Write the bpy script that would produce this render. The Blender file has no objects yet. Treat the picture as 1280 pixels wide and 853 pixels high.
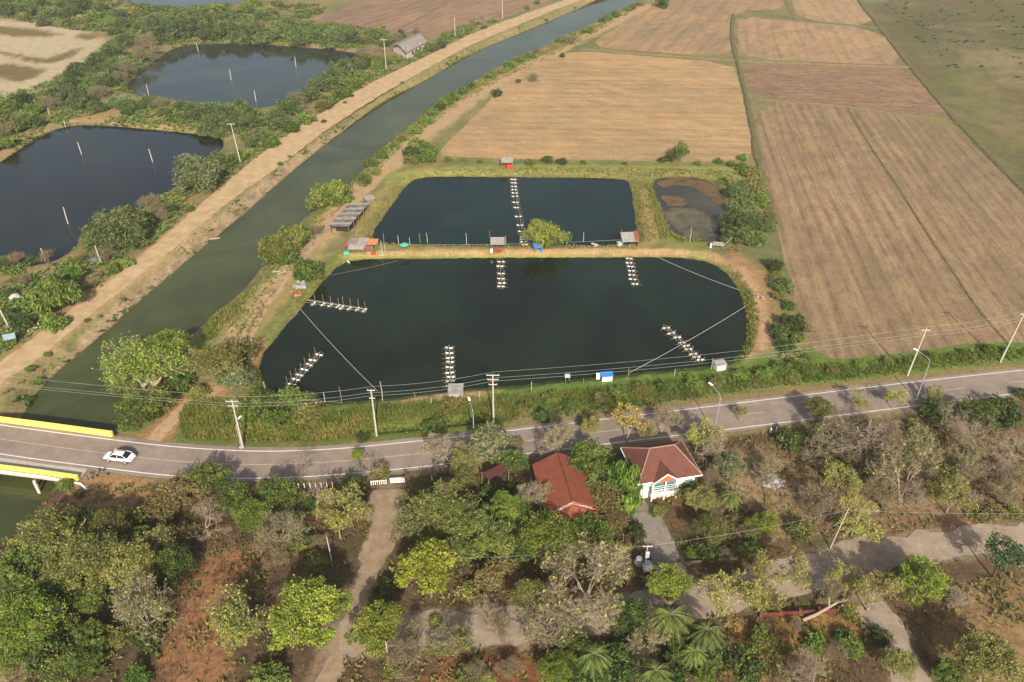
import bpy, math, random
import numpy as np
from mathutils import Vector, Matrix, geometry
R = math.radians
# ------------------------------------------------------------------ camera, world, sun, exposure
F, TH, CH = 985.0, R(34), 80.0
SC = bpy.context.scene
cam = bpy.data.cameras.new('camera'); camo = bpy.data.objects.new('camera', cam); SC.collection.objects.link(camo)
camo.location = (0, 0, CH); camo.rotation_euler = (math.pi/2-TH, 0, 0)
cam.sensor_width = 36; cam.lens = F*36/1280; cam.clip_start = 1; cam.clip_end = 12000
SC.camera = camo
SUN_EL, SUN_AZ = R(31), R(8)
w = bpy.data.worlds.new('World'); SC.world = w; w.use_nodes = True
nt = w.node_tree; nt.nodes.clear()
sky = nt.nodes.new('ShaderNodeTexSky'); sky.sky_type = 'NISHITA'; sky.sun_disc = False
sky.sun_elevation = SUN_EL; sky.sun_rotation = math.pi-SUN_AZ; sky.air_density = 1.0; sky.dust_density = 5.0; sky.ozone_density = .3
bg = nt.nodes.new('ShaderNodeBackground'); bg.inputs['Strength'].default_value = 0.1
wo = nt.nodes.new('ShaderNodeOutputWorld'); nt.links.new(sky.outputs[0], bg.inputs[0]); nt.links.new(bg.outputs[0], wo.inputs[0])
sl = bpy.data.lights.new('sun', 'SUN'); sl.energy = 4.7; sl.angle = R(0.6); sl.color = (1.0, 0.92, 0.80)
so = bpy.data.objects.new('sun', sl); SC.collection.objects.link(so); so.location = (20, -60, 90)
so.rotation_euler = Vector((-math.sin(SUN_AZ)*math.cos(SUN_EL), math.cos(SUN_AZ)*math.cos(SUN_EL), -math.sin(SUN_EL))).to_track_quat('-Z', 'Y').to_euler()
vs = SC.view_settings; vs.view_transform = 'Standard'; vs.look = 'None'; vs.gamma = 1; vs.exposure = 0.64; vs.use_curve_mapping = False
SC.cycles.max_bounces = 5; SC.cycles.diffuse_bounces = 2; SC.cycles.volume_bounces = 0; SC.cycles.transparent_max_bounces = 6

# ------------------------------------------------------------------ helpers
COL = SC.collection
rng = np.random.default_rng(7)
rnd = random.Random(11)
K = 0.60; HAZE = 0.0002
def lin(h):
    v = [int(h[i:i+2], 16)/255 for i in (0, 2, 4)]
    return np.array([(x/12.92 if x <= .04045 else ((x+.055)/1.055)**2.4) for x in v])
def A(h, k=None): return tuple(lin(h)*(K if k is None else k))
def G(x, y, z=0.0):
    s, c = math.sin(TH), math.cos(TH); u = (x-640)/F; v = (y-426.5)/F
    d = (CH-z)/(s+v*c); return Vector((u*d, d*(c-v*s), z))
def ppm(x, y, z=0.0):
    p = G(x, y, z); return F/(p.y*math.cos(TH)+(CH-z)*math.sin(TH))
_tab = rng.random((512, 512))
def vn(x, y, s=0):
    x = np.asarray(x, float)+s*37.31; y = np.asarray(y, float)+s*91.7
    xi = np.floor(x).astype(int); yi = np.floor(y).astype(int); fx = x-xi; fy = y-yi
    fx = fx*fx*(3-2*fx); fy = fy*fy*(3-2*fy)
    a = _tab[xi & 511, yi & 511]; b = _tab[(xi+1) & 511, yi & 511]; c = _tab[xi & 511, (yi+1) & 511]; d = _tab[(xi+1) & 511, (yi+1) & 511]
    return (a*(1-fx)+b*fx)*(1-fy)+(c*(1-fx)+d*fx)*fy
def fbm(x, y, sc, o=3, s=0):
    t = 0; a = 1; n = 0
    for i in range(o):
        t = t+a*vn(x/sc*2**i, y/sc*2**i, s+i*3); n += a; a *= .55
    return t/n*2-1
def sst(a, b, x):
    t = np.clip((x-a)/(b-a), 0, 1); return t*t*(3-2*t)
def chaikin(P, n=2, closed=True):
    P = np.asarray(P, float)
    for _ in range(n):
        if closed:
            Q = np.roll(P, -1, 0); P = np.stack([.75*P+.25*Q, .25*P+.75*Q], 1).reshape(-1, P.shape[1])
        else:
            a, b = P[:-1], P[1:]; M = np.stack([.75*a+.25*b, .25*a+.75*b], 1).reshape(-1, P.shape[1])
            P = np.vstack([P[:1], M[1:-1], P[-1:]])
    return P
def W(pts, z=0, n=2, closed=True): return chaikin([G(x, y, z)[:2] for x, y in pts], n, closed)
def dens(P, step, closed=False):
    P = np.asarray(P, float); out = []
    L = len(P); rg = range(L if closed else L-1)
    for i in rg:
        a, b = P[i], P[(i+1) % L]; k = max(1, int(np.hypot(*(b-a)[:2])/step))
        for j in range(k): out.append(a+(b-a)*j/k)
    if not closed: out.append(P[-1])
    return np.array(out)
def ldist(X, Y, P, closed=False):
    d2 = np.full(X.shape, 1e9); n = len(P)
    for i in range(n if closed else n-1):
        a = P[i]; b = P[(i+1) % n]; e = b-a; l2 = max(e@e, 1e-9)
        t = np.clip(((X-a[0])*e[0]+(Y-a[1])*e[1])/l2, 0, 1)
        d2 = np.minimum(d2, (X-a[0]-t*e[0])**2+(Y-a[1]-t*e[1])**2)
    return np.sqrt(d2)
def sdist(X, Y, P, reach=25):
    out = np.full(X.shape, 99.0)
    m = (X > P[:, 0].min()-reach) & (X < P[:, 0].max()+reach) & (Y > P[:, 1].min()-reach) & (Y < P[:, 1].max()+reach)
    if not m.any(): return out
    x, y = X[m], Y[m]; d = ldist(x, y, P, True); ins = np.zeros(x.shape, bool); n = len(P)
    for i in range(n):
        a = P[i]; b = P[(i+1) % n]
        if a[1] == b[1]: continue
        c = ((a[1] > y) != (b[1] > y)) & (x < (b[0]-a[0])*(y-a[1])/(b[1]-a[1])+a[0]); ins ^= c
    out[m] = np.where(ins, -d, d); return out
def pdist(X, Y, P, reach=25):
    out = np.full(X.shape, 99.0)
    m = (X > P[:, 0].min()-reach) & (X < P[:, 0].max()+reach) & (Y > P[:, 1].min()-reach) & (Y < P[:, 1].max()+reach)
    if m.any(): out[m] = ldist(X[m], Y[m], P)
    return out

def tag(o, label=None, cat=None, group=None, kind=None):
    if label: o['label'] = label
    if cat: o['category'] = cat
    if group: o['group'] = group
    if kind: o['kind'] = kind
    return o
def link(o, parent=None):
    COL.objects.link(o)
    if parent is not None: o.parent = parent
    return o
def thing(name, loc, rz=0, label=None, cat=None, group=None):
    o = link(bpy.data.objects.new(name, None)); o.location = loc; o.rotation_euler = (0, 0, rz); o.empty_display_size = .3
    return tag(o, label, cat, group)
def copy_tree(o, parent=None, store={}):
    c = o.copy(); COL.objects.link(c); c.parent = parent
    for ch in list(o.children): copy_tree(ch, c)
    return c
class MB:
    def __init__(s): s.v = []; s.f = []
    def add(s, vs, fs):
        b = len(s.v); s.v += [tuple(map(float, v)) for v in vs]; s.f += [tuple(b+i for i in f) for f in fs]; return s
    def box(s, c, d, rz=0, bev=0, tilt=0):
        x, y, z = d[0]/2, d[1]/2, d[2]/2
        M = Matrix.Translation(c) @ Matrix.Rotation(rz, 4, 'Z') @ Matrix.Rotation(tilt, 4, 'X')
        if bev <= 0:
            vv = [(-x, -y, -z), (x, -y, -z), (x, y, -z), (-x, y, -z), (-x, -y, z), (x, -y, z), (x, y, z), (-x, y, z)]
            return s.add([M @ Vector(v) for v in vv], [(3, 2, 1, 0), (4, 5, 6, 7), (0, 1, 5, 4), (1, 2, 6, 5), (2, 3, 7, 6), (3, 0, 4, 7)])
        rings = []
        for zz, i in ((-z, bev), (-z+bev, 0), (z-bev, 0), (z, bev)):
            X, Y = x-i, y-i; e = min(bev, X*.5, Y*.5)
            rings.append([(X-e, -Y, zz), (X, -Y+e, zz), (X, Y-e, zz), (X-e, Y, zz), (-X+e, Y, zz), (-X, Y-e, zz), (-X, -Y+e, zz), (-X+e, -Y, zz)])
        vv = [M @ Vector(v) for r in rings for v in r]; ff = [tuple(range(7, -1, -1)), tuple(range(24, 32))]
        for k in range(3):
            for j in range(8): ff.append((k*8+j, k*8+(j+1) % 8, k*8+8+(j+1) % 8, k*8+8+j))
        return s.add(vv, ff)
    def tube(s, pts, rad, n=5, cap=True):
        pts = [Vector(p) for p in pts]; rr = rad if hasattr(rad, '__len__') else [rad]*len(pts); vv = []; ff = []
        for i, p in enumerate(pts):
            t = (pts[min(i+1, len(pts)-1)]-pts[max(i-1, 0)]).normalized()
            u = t.cross(Vector((0, 0, 1)) if abs(t.z) < .9 else Vector((1, 0, 0))).normalized(); v = t.cross(u)
            for j in range(n):
                a = 2*math.pi*j/n; vv.append(p+(u*math.cos(a)+v*math.sin(a))*rr[i])
        for i in range(len(pts)-1):
            for j in range(n): ff.append((i*n+j, i*n+(j+1) % n, (i+1)*n+(j+1) % n, (i+1)*n+j))
        if cap: ff += [tuple(range(n-1, -1, -1)), tuple((len(pts)-1)*n+j for j in range(n))]
        return s.add(vv, ff)
    def lathe(s, c, prof, n=12):
        c = Vector(c); vv = []; ff = []
        for r, z in prof:
            for j in range(n): vv.append(c+Vector((r*math.cos(2*math.pi*j/n), r*math.sin(2*math.pi*j/n), z)))
        for i in range(len(prof)-1):
            for j in range(n): ff.append((i*n+j, i*n+(j+1) % n, (i+1)*n+(j+1) % n, (i+1)*n+j))
        ff += [tuple(range(n-1, -1, -1)), tuple((len(prof)-1)*n+j for j in range(n))]
        return s.add(vv, ff)
    def slab(s, quad, th=.06):
        q = [Vector(p) for p in quad]; nn = (q[1]-q[0]).cross(q[-1]-q[0]).normalized()
        if nn.z < 0: q = q[::-1]; nn = -nn
        b = [p-nn*th for p in q]; n = len(q)
        return s.add(q+b, [tuple(range(n)), tuple(range(2*n-1, n-1, -1))]+[(i, n+i, n+(i+1) % n, (i+1) % n) for i in range(n)])
    def build(s, name, mat, parent=None, smooth=False):
        me = bpy.data.meshes.new(name); me.from_pydata(s.v, [], s.f); me.materials.append(mat); me.validate()
        if smooth: me.shade_smooth()
        me.update(); return link(bpy.data.objects.new(name, me), parent)
def fast(name, V, Fc, mat, attrs={}, parent=None, do_link=True):
    """V (N,3); Fc (M,k) same-size faces; attrs = per-vertex floats or colours"""
    me = bpy.data.meshes.new(name); V = np.asarray(V, np.float32); Fc = np.asarray(Fc, np.int32); k = Fc.shape[1]
    me.vertices.add(len(V)); me.vertices.foreach_set('co', V.ravel())
    me.loops.add(Fc.size); me.loops.foreach_set('vertex_index', Fc.ravel())
    me.polygons.add(len(Fc)); me.polygons.foreach_set('loop_start', np.arange(0, Fc.size, k, dtype=np.int32))
    me.polygons.foreach_set('loop_total', np.full(len(Fc), k, np.int32))
    me.update(calc_edges=True)
    for n, a in attrs.items():
        if a.ndim == 1: at = me.attributes.new(n, 'FLOAT', 'POINT'); at.data.foreach_set('value', a.astype(np.float32))
        else:
            at = me.attributes.new(n, 'FLOAT_COLOR', 'POINT'); at.data.foreach_set('color', np.hstack([a, np.ones((len(a), 1))]).astype(np.float32).ravel())
    me.materials.append(mat)
    if not do_link: return me
    return link(bpy.data.objects.new(name, me), parent)

# ------------------------------------------------------------------ materials
class N:
    def __init__(s, name, rough=.8, spec=.25):
        s.m = bpy.data.materials.new(name); s.m.use_nodes = True; s.t = s.m.node_tree; s.b = s.t.nodes['Principled BSDF']
        s.b.inputs['Roughness'].default_value = rough; s.b.inputs['Specular IOR Level'].default_value = spec
    def n(s, ty, **kw):
        o = s.t.nodes.new(ty)
        for k, v in kw.items(): setattr(o, k, v)
        return o
    def l(s, a, b): s.t.links.new(a, b)
    def coord(s, scale=(1, 1, 1), rz=0, kind='Object'):
        c = s.n('ShaderNodeTexCoord'); m = s.n('ShaderNodeMapping'); r = s.n('ShaderNodeMapping')
        r.inputs['Rotation'].default_value = (0, 0, rz); m.inputs['Scale'].default_value = scale
        s.l(c.outputs[kind], r.inputs[0]); s.l(r.outputs[0], m.inputs[0]); return m.outputs[0]
    def noise(s, scale, detail=4, vec=None, rough=.6, dist=0):
        o = s.n('ShaderNodeTexNoise'); o.inputs['Scale'].default_value = scale; o.inputs['Detail'].default_value = detail
        o.inputs['Roughness'].default_value = rough; o.inputs['Distortion'].default_value = dist
        if vec is None: vec = s.coord()
        s.l(vec, o.inputs['Vector']); return o.outputs['Fac']
    def ramp(s, fac, stops):
        o = s.n('ShaderNodeValToRGB'); e = o.color_ramp.elements
        while len(e) < len(stops): e.new(.5)
        for i, (p, c) in enumerate(stops): e[i].position = p; e[i].color = (*c, 1) if hasattr(c, '__len__') else (c, c, c, 1)
        s.l(fac, o.inputs[0]); return o.outputs[0]
    def mix(s, fac, a, b, mode='MIX'):
        o = s.n('ShaderNodeMix', data_type='RGBA', blend_type=mode)
        for i, v in ((0, fac), (6, a), (7, b)):
            if hasattr(v, 'links') or isinstance(v, bpy.types.NodeSocket): s.l(v, o.inputs[i])
            elif i == 0: o.inputs[0].default_value = v
            else: o.inputs[i].default_value = (*v, 1)
        return o.outputs[2]
    def col(s, c):
        if isinstance(c, bpy.types.NodeSocket): s.l(c, s.b.inputs['Base Color'])
        else: s.b.inputs['Base Color'].default_value = (*c, 1)
    def bump(s, h, st=.5, d=.1):
        o = s.n('ShaderNodeBump'); o.inputs['Strength'].default_value = st; o.inputs['Distance'].default_value = d
        s.l(h, o.inputs['Height']); s.l(o.outputs[0], s.b.inputs['Normal'])
def mat_plain(name, c, rough=.7, var=.25, scale=3, spec=.3, metal=0):
    m = N(name, rough, spec); c = np.array(c); f = m.noise(scale, 5)
    m.col(m.ramp(f, [(.3, tuple(c*(1-var))), (.7, tuple(np.minimum(c*(1+var), .95)))])); m.b.inputs['Metallic'].default_value = metal
    return m.m
def mat_roof(name, c, c2, rz=0, period=.35, rough=.65, blot=.5):
    m = N(name, rough, .3); co = m.coord((1, 1, 1), rz)
    wv = m.n('ShaderNodeTexWave', wave_type='BANDS', bands_direction='X'); wv.inputs['Scale'].default_value = 1/period*.5; wv.inputs['Distortion'].default_value = .2
    m.l(co, wv.inputs[0])
    n1 = m.noise(.9, 6, None, .65); base = m.ramp(n1, [(.35, c), (.5, tuple((np.array(c)+np.array(c2))/2)), (.68, c2)])
    n2 = m.noise(9, 3); k = m.ramp(n2, [(.3, .8), (.7, 1.15)]); base = m.mix(1.0, base, k, 'MULTIPLY')
    st = m.ramp(wv.outputs[1], [(0, .8), (.5, 1.05)]); m.col(m.mix(.7, base, st, 'MULTIPLY')); m.bump(wv.outputs[1], .6, .05)
    return m.m
def mat_leaf(name, dark, midcol, third=None, trans=.3):
    m = N(name, .65, .2); a = m.n('ShaderNodeAttribute', attribute_name='rnd'); oi = m.n('ShaderNodeObjectInfo')
    st = [(0, dark), (.55, midcol)]+([(1, third)] if third is not None else [])  # leaf tones follow the random rnd attribute
    c = m.ramp(a.outputs['Fac'], st)
    hs = m.n('ShaderNodeHueSaturation'); m.l(c, hs.inputs['Color'])
    mr = m.n('ShaderNodeMapRange'); mr.inputs[3].default_value = .485; mr.inputs[4].default_value = .515; m.l(oi.outputs['Random'], mr.inputs[0]); m.l(mr.outputs[0], hs.inputs['Hue'])
    mv = m.n('ShaderNodeMapRange'); mv.inputs[3].default_value = .75; mv.inputs[4].default_value = 1.3
    fr = m.n('ShaderNodeMath', operation='FRACT'); mu = m.n('ShaderNodeMath', operation='MULTIPLY'); mu.inputs[1].default_value = 7.31
    m.l(oi.outputs['Random'], mu.inputs[0]); m.l(mu.outputs[0], fr.inputs[0]); m.l(fr.outputs[0], mv.inputs[0]); m.l(mv.outputs[0], hs.inputs['Value'])
    m.col(hs.outputs[0])
    tr = m.n('ShaderNodeBsdfTranslucent'); m.l(hs.outputs[0], tr.inputs[0]); mx = m.n('ShaderNodeMixShader'); mx.inputs[0].default_value = trans
    out = m.t.nodes['Material Output']; m.l(m.b.outputs[0], mx.inputs[1]); m.l(tr.outputs[0], mx.inputs[2]); m.l(mx.outputs[0], out.inputs[0])
    return m.m
def mat_water(name, c, rough=.06, bump=.25, sc=.8, patch=None):
    m = N(name, rough, .4); m.b.inputs['IOR'].default_value = 1.33; c = np.array(c)
    f = m.noise(.04, 6, None, .6, .8); base = m.ramp(f, [(.3, tuple(c*.6)), (.7, tuple(c*1.5))])
    m.col(base); m.bump(m.noise(sc, 4, None, .6), bump, .03); return m.m
def mat_field(name, c1, c2, c3, rz, across=1.0, along=.03, stripes=.3, spots=.0, spotc=(.1, .07, .05)):
    """streaky harvested field: strokes run along the rotated Y axis"""
    m = N(name, .95, .1)
    s1 = m.noise(1, 5, m.coord((across, along, 1), rz), .7, .6)
    s2 = m.noise(1, 3, m.coord((across*.22, along*.6, 1), rz), .6, .3)
    big = m.noise(.018, 5, None, .65)
    base = m.ramp(s1, [(.28, c3), (.45, c1), (.7, c2)])
    base = m.mix(m.ramp(s2, [(.35, 0.0), (.75, .75)]), base, c3)
    base = m.mix(1.0, base, m.ramp(big, [(.3, (.82, .84, .88)), (.7, (1.14, 1.08, 1.0))]), 'MULTIPLY')
    if stripes > 0:
        wv = m.n('ShaderNodeTexWave', wave_type='BANDS', bands_direction='X'); wv.inputs['Scale'].default_value = .11*across; wv.inputs['Distortion'].default_value = 5
        wv.inputs['Detail'].default_value = 3; wv.inputs['Detail Scale'].default_value = .6
        m.l(m.coord((1, .12, 1), rz), wv.inputs[0])
        brk = m.ramp(m.noise(.25, 4, None, .6), [(.35, 0.15), (.65, 1.0)])
        base = m.mix(brk, base, m.mix(stripes, base, m.ramp(wv.outputs[1], [(0, (.45, .44, .42)), (.4, (1, 1, 1)), (.8, (1.0, 1.0, 1.0)), (1, (1.15, 1.12, 1.06))]), 'MULTIPLY'))
    if spots > 0:
        sp = m.noise(.9, 5, m.coord((1, .35, 1), rz), .75)
        base = m.mix(m.ramp(sp, [(.5, 0.0), (.62, spots)]), base, spotc)
    fine = m.noise(1.5, 8, None, .8); base = m.mix(1.0, base, m.ramp(fine, [(.33, .68), (.5, 1.0), (.67, 1.28)]), 'MULTIPLY')
    med = m.noise(.22, 6, m.coord((1, .5, 1), rz+.4), .7); base = m.mix(1.0, base, m.ramp(med, [(.35, (.80, .81, .82)), (.65, (1.14, 1.12, 1.08))]), 'MULTIPLY')
    m.col(base); m.bump(s1, .5, .25); return m.m
M = {}
M['bark'] = mat_plain('bark', A('a08c74', .5), .9, .35, 4)
M['barkpale'] = mat_plain('bark_pale', A('b9a790', .55), .9, .3, 4)
M['barkdark'] = mat_plain('bark_dark', A('6b5848', .5), .9, .35, 4)
M['twig'] = mat_plain('twig_grey', A('ac9c86', .55), .9, .25, 2)
M['twigpink'] = mat_plain('twig_pink', A('a08e74', .52), .9, .25, 2)
M['conc'] = mat_plain('concrete', A('cfc8ba', .6), .85, .15, 2)
M['concgrey'] = mat_plain('concrete_grey', A('8f8f8c', .55), .85, .2, 2)
M['white'] = mat_plain('white_paint', (.78, .77, .74), .5, .06, 6)
M['wood'] = mat_plain('weathered_wood', A('8b7d6c', .55), .85, .35, 6)
M['bamboo'] = mat_plain('bamboo', A('a59a80', .5), .7, .3, 8)
M['metal'] = mat_plain('galvanised_metal', (.42, .44, .46), .45, .15, 3, .5, .3)
M['dark'] = mat_plain('dark_rubber', (.02, .02, .022), .6, .2, 5)
M['rust'] = mat_plain('rusty_red', A('b8452f', .6), .7, .3, 5)
M['orange'] = mat_plain('orange_tarp', A('d98a5e', .65), .7, .25, 3)
M['blue'] = mat_plain('blue_tarp', A('3d84d0', .7), .5, .15, 3)
M['green'] = mat_plain('green_tarp', A('5fc2a0', .6), .6, .2, 3)
M['wire'] = mat_plain('cable', A('b9bcb8', .5), .5, .1, 3)
M['wiregrey'] = mat_plain('grey_pipe', A('b5b3ac', .55), .6, .15, 3)

# ------------------------------------------------------------------ plan of the land (photo pixel -> metres on the ground)
ZP = -0.9; ZC = -1.9
PA = [(326,448),(342,426),(360,405),(377,385),(402,355),(420,335),(440,325),(480,324),(640,323),(790,322),(855,322),(890,329),(910,343),(924,364),(932,390),(934,412),(931,432),(922,446),(900,456),(840,462),(765,470),(690,477),(640,482),(557,488),(480,499),(407,503),(365,499),(335,487),(325,468)]
PB = [(465,292),(482,268),(500,243),(512,228),(527,222),(560,221),(645,222),(778,223),(787,229),(792,262),(797,300),(785,306),(700,306.5),(610,307.5),(520,306),(472,303)]
PCc = [(815,234),(820,226),(845,224),(875,225),(897,234),(905,258),(909,290),(897,304),(870,303),(842,299),(832,275),(822,252)]
PD = [(-60,235),(0,205),(40,176),(75,159),(112,156),(165,160),(225,166),(265,170),(285,178),(262,200),(235,225),(212,240),(175,258),(140,272),(107,290),(90,315),(60,330),(20,332),(-60,335)]
PE = [(155,113),(172,94),(200,72),(222,57),(270,54),(320,55),(360,58),(400,61),(445,66),(462,74),(432,88),(403,97),(380,115),(345,133),(318,136),(270,130),(225,126),(180,121)]
PF = [(140,-14),(148,1),(190,8),(245,11),(290,6),(330,-8),(330,-26),(140,-28)]
CL = [(-120,640),(-40,580),(20,530),(37,511),(50,486),(75,463),(97,443),(120,426),(175,377),(220,338),(250,313),(297,275),(320,255),(367,213),(402,185),(445,152),(482,125),(535,100),(582,70),(640,46),(702,21),(747,0),(800,-30),(860,-60)]
CR = [(920,-60),(860,-28),(800,0),(780,12),(747,27),(722,37),(682,59),(640,77),(620,85),(582,107),(545,126),(527,142),(505,162),(470,187),(455,213),(425,240),(387,265),(355,300),(328,333),(300,368),(265,393),(248,412),(205,450),(180,490),(160,518),(141,540),(105,575),(70,606),(45,640),(15,668),(-40,720),(-120,790)]
wA, wB, wC, wD, wE, wF = [W(p, ZP) for p in (PA, PB, PCc, PD, PE, PF)]
wCan = np.vstack([W(CL, ZC, 2, False), W(CR, ZC, 2, False)])
WATERS = [(wA, ZP, 2.2), (wB, ZP, 2.2), (wC, -.45, 2.0), (wD, ZP, 2.5), (wE, ZP, 2.5), (wF, ZP, 3), (wCan, ZC, 3.6)]
RN = [(-170,503),(-80,519),(0,532),(160,553),(237,561),(320,565),(375,564),(432,561),(532,551),(640,538.5),(752,525),(852,513),(959,500),(1057,488),(1150,477),(1280,463),(1450,445),(1650,424)]
RS = [(-200,531),(-80,553),(0,568.5),(150,588),(200,594),(260,598),(320,598.5),(370,597),(420,594),(530,584),(652,568),(835,546),(900,538.5),(959,531),(1070,517),(1198,501),(1280,491),(1450,470),(1650,446)]
rn = dens(W(RN, 0, 2, False), 1.5); rs = dens(W(RS, 0, 2, False), 1.5)
def resamp(P, n):
    d = np.r_[0, np.cumsum(np.hypot(*np.diff(P, axis=0).T))]; t = np.linspace(0, d[-1], n)
    return np.stack([np.interp(t, d, P[:, 0]), np.interp(t, d, P[:, 1])], 1)
NR = 260; rn = resamp(rn, NR); rs = resamp(rs, NR); rc = (rn+rs)/2
DL = [(-70,508),(0,453),(38,426),(100,380),(160,335),(215,288),(275,235),(320,197),(370,160),(425,127),(470,100),(520,77),(560,57),(595,40),(640,23),(707,0),(790,-25)]
DR = [(-60,530),(0,481),(52,446),(75,427),(120,388),(175,345),(225,305),(270,265),(320,228),(347,210),(395,172),(445,138),(495,108),(545,80),(595,53),(640,35),(716,3),(800,-20)]
dl = resamp(W(DL, 0, 2, False), 160); dr = resamp(W(DR, 0, 2, False), 160)
FIELDS = {
 'F1': [(548,193),(552,185),(590,150),(628,108),(668,78),(700,68),(728,64),(800,70),(915,79),(925,105),(938,165),(943,197),(900,203),(800,201),(640,199),(560,196)],
 'F2': [(735,58),(765,38),(800,18),(826,2),(860,-20),(960,-30),(975,-5),(982,12),(915,14),(913,45),(916,72),(800,64)],
 'F3a': [(925,20),(985,27),(1100,36),(1135,82),(1060,79),(925,74),(922,45)],
 'F3b': [(985,-25),(1060,-25),(1072,3),(1098,34),(1000,25),(990,5)],
 'F4': [(924,80),(1060,83),(1140,87),(1186,140),(1180,148),(1060,131),(945,122),(934,105)],
 'F5': [(945,126),(1055,134),(1180,152),(1235,198),(1320,285),(1500,440),(1250,424),(1100,446),(1022,450),(1000,400),(985,345),(966,265),(950,200)],
 'F6': [(380,29),(430,10),(470,-10),(720,-12),(700,-2),(640,19),(590,38),(560,50),(520,44),(470,42),(420,33)],
}
FW = {k: W(v, 0, 1) for k, v in FIELDS.items()}
LANE = [((487,612),(484,640),(470,690),(452,735),(440,770),(425,805),(400,850),(370,930)), ((425,800),(500,790),(600,785),(690,775),(800,762),(900,748),(1000,716),(1080,694),(1180,680),(1280,670),(1500,650)),
        ((1085,755),(1110,790),(1140,853),(1190,960)), ((806,640),(818,665),(836,705),(850,740))]
LW = [1.8, 2.9, 2.4, 1.9]; LC = ['907c66', '9c8c7a', 'a8927c', '958c80']
FOOT = [(318,430),(300,470),(262,492),(232,506),(205,535),(190,553)]
TRACK = [(300,440),(318,400),(350,352),(392,305),(412,272),(440,245),(475,215),(500,190),(540,162),(590,124),(640,93),(700,60),(760,30),(812,6)]
FLATW = [(W(p, 0, 2, False), w_) for p, w_ in zip(LANE, LW)]+[(W(FOOT, 0, 2, False), 1.4), (W(TRACK, 0, 2, False), 1.9)]
def hgt(X, Y):
    X = np.asarray(X, float); Y = np.asarray(Y, float)
    z = .14*fbm(X, Y, 3.0, 3, 5)+.10*fbm(X, Y, .9, 2, 9)
    flat = np.zeros(X.shape)
    for P in FW.values(): flat = np.maximum(flat, 1-sst(0, 1.5, sdist(X, Y, P)))
    rd = np.minimum(pdist(X, Y, rc[::4], 16), 99); flat = np.maximum(flat, 1-sst(5.2, 7, rd))
    dd = pdist(X, Y, (dl+dr)[::4]/2, 16); flat = np.maximum(flat, 1-sst(3.4, 5.0, dd))
    for P, w_ in FLATW: flat = np.maximum(flat, 1-sst(w_+.2, w_+1.6, pdist(X, Y, P, 6)))
    z = z*(1-flat)-.02*flat
    dt = pdist(X, Y, W([(222,556),(330,552),(430,549),(520,536),(620,523)], 0, 1, False)); z = z-.9*(1-sst(.4, 2.6, dt))*(1-flat)
    for P, zw, bw in WATERS:
        d = sdist(X, Y, P, 12)+.35*fbm(X, Y, 1.6, 2, 3)
        t = sst(0, bw, d); h = zw+(z-zw)*t
        h = np.where(d < 0, zw+d*.45, h); h = np.maximum(h, zw-1.6)
        z = np.where(d < bw, np.minimum(z, h), z)
    return z
def gz(x, y): return float(hgt(np.array([float(x)]), np.array([float(y)]))[0])
def GG(x, y, dz=0):
    p = G(x, y); p = G(x, y, gz(p.x, p.y)); return Vector((p.x, p.y, gz(p.x, p.y)+dz))

# ------------------------------------------------------------------ ground sheet with its soil and grass colours
ypx = np.concatenate([np.arange(1150, 853, -9), np.arange(853, -40, -2.3)])
rowsY = np.array([G(640, y).y for y in ypx]); rowsY = np.concatenate([rowsY, rowsY[-1]*1.12**np.arange(1, 30)])
xpx = np.concatenate([np.linspace(-3200, -520, 24)[:-1], np.arange(-520, 1800, 3.0)[:], np.linspace(1800, 4400, 24)])
SX, ZZ = np.meshgrid(xpx, rowsY); DEP = ZZ*math.cos(TH)+CH*math.sin(TH)
GX = (SX-640)/F*DEP; GY = ZZ; gx, gy = GX.ravel(), GY.ravel(); gzv = hgt(gx, gy)
colr = np.tile(np.array(A('9c8f66')), (gx.size, 1))
nz = [fbm(gx, gy, s, 4, i*11) for i, s in enumerate((2.2, 7, 25, 5))]
def paint(d, feather, c, amp=.5, amt=1.0, ns=0):
    m = 1-sst(-feather, feather, d+amp*feather*2*nz[ns])
    m = (m*amt)[:, None]; colr[:] = colr*(1-m)+np.array(A(c))*m
def ppoly(pts, feather, c, amp=.5, amt=1.0, ns=0): paint(sdist(gx, gy, W(pts, 0, 1), 30), feather, c, amp, amt, ns)
def pline(pts, wd, feather, c, amp=.5, amt=1.0, ns=0): paint(pdist(gx, gy, W(pts, 0, 1, False), 30)-wd, feather, c, amp, amt, ns)
m = sst(-.1, .4, nz[2])[:, None]; colr[:] = colr*(1-m)+np.array(A('80805a'))*m
m = (.55*sst(0, .5, nz[1]))[:, None]; colr[:] = colr*(1-m)+np.array(A('6f7c48'))*m
# pasture at the right, far scrub
ppoly([(1072,-6),(1300,-6),(1700,100),(1700,500),(1320,280),(1190,143),(1135,85)], 3, '7c7054', .6)
_pm = 1-sst(-3, 3, sdist(gx, gy, W([(1072,-6),(1300,-6),(1700,100),(1700,500),(1320,280),(1190,143),(1135,85)], 0, 1), 30))
for q, c, a in (([(1085,20),(1300,0),(1300,80),(1200,60),(1150,80)], '727048', .8), ([(1130,30),(1240,20),(1260,60),(1180,80)], '6c6650', .7), ([(1140,72),(1190,68),(1290,120),(1290,230),(1220,175)], '7a7e4c', .7),
                ([(1160,95),(1230,120),(1280,190),(1290,210),(1200,150)], '80884c', .6), ([(1185,55),(1290,60),(1290,110),(1230,95)], 'a99a76', .7), ([(1240,110),(1290,110),(1290,180)], '9a8266', .6)):
    ppoly(q, 10, c, .9, a, 1)
n5 = fbm(gx, gy, 9, 5, 91); n6 = fbm(gx, gy, 16, 4, 57)
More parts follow.
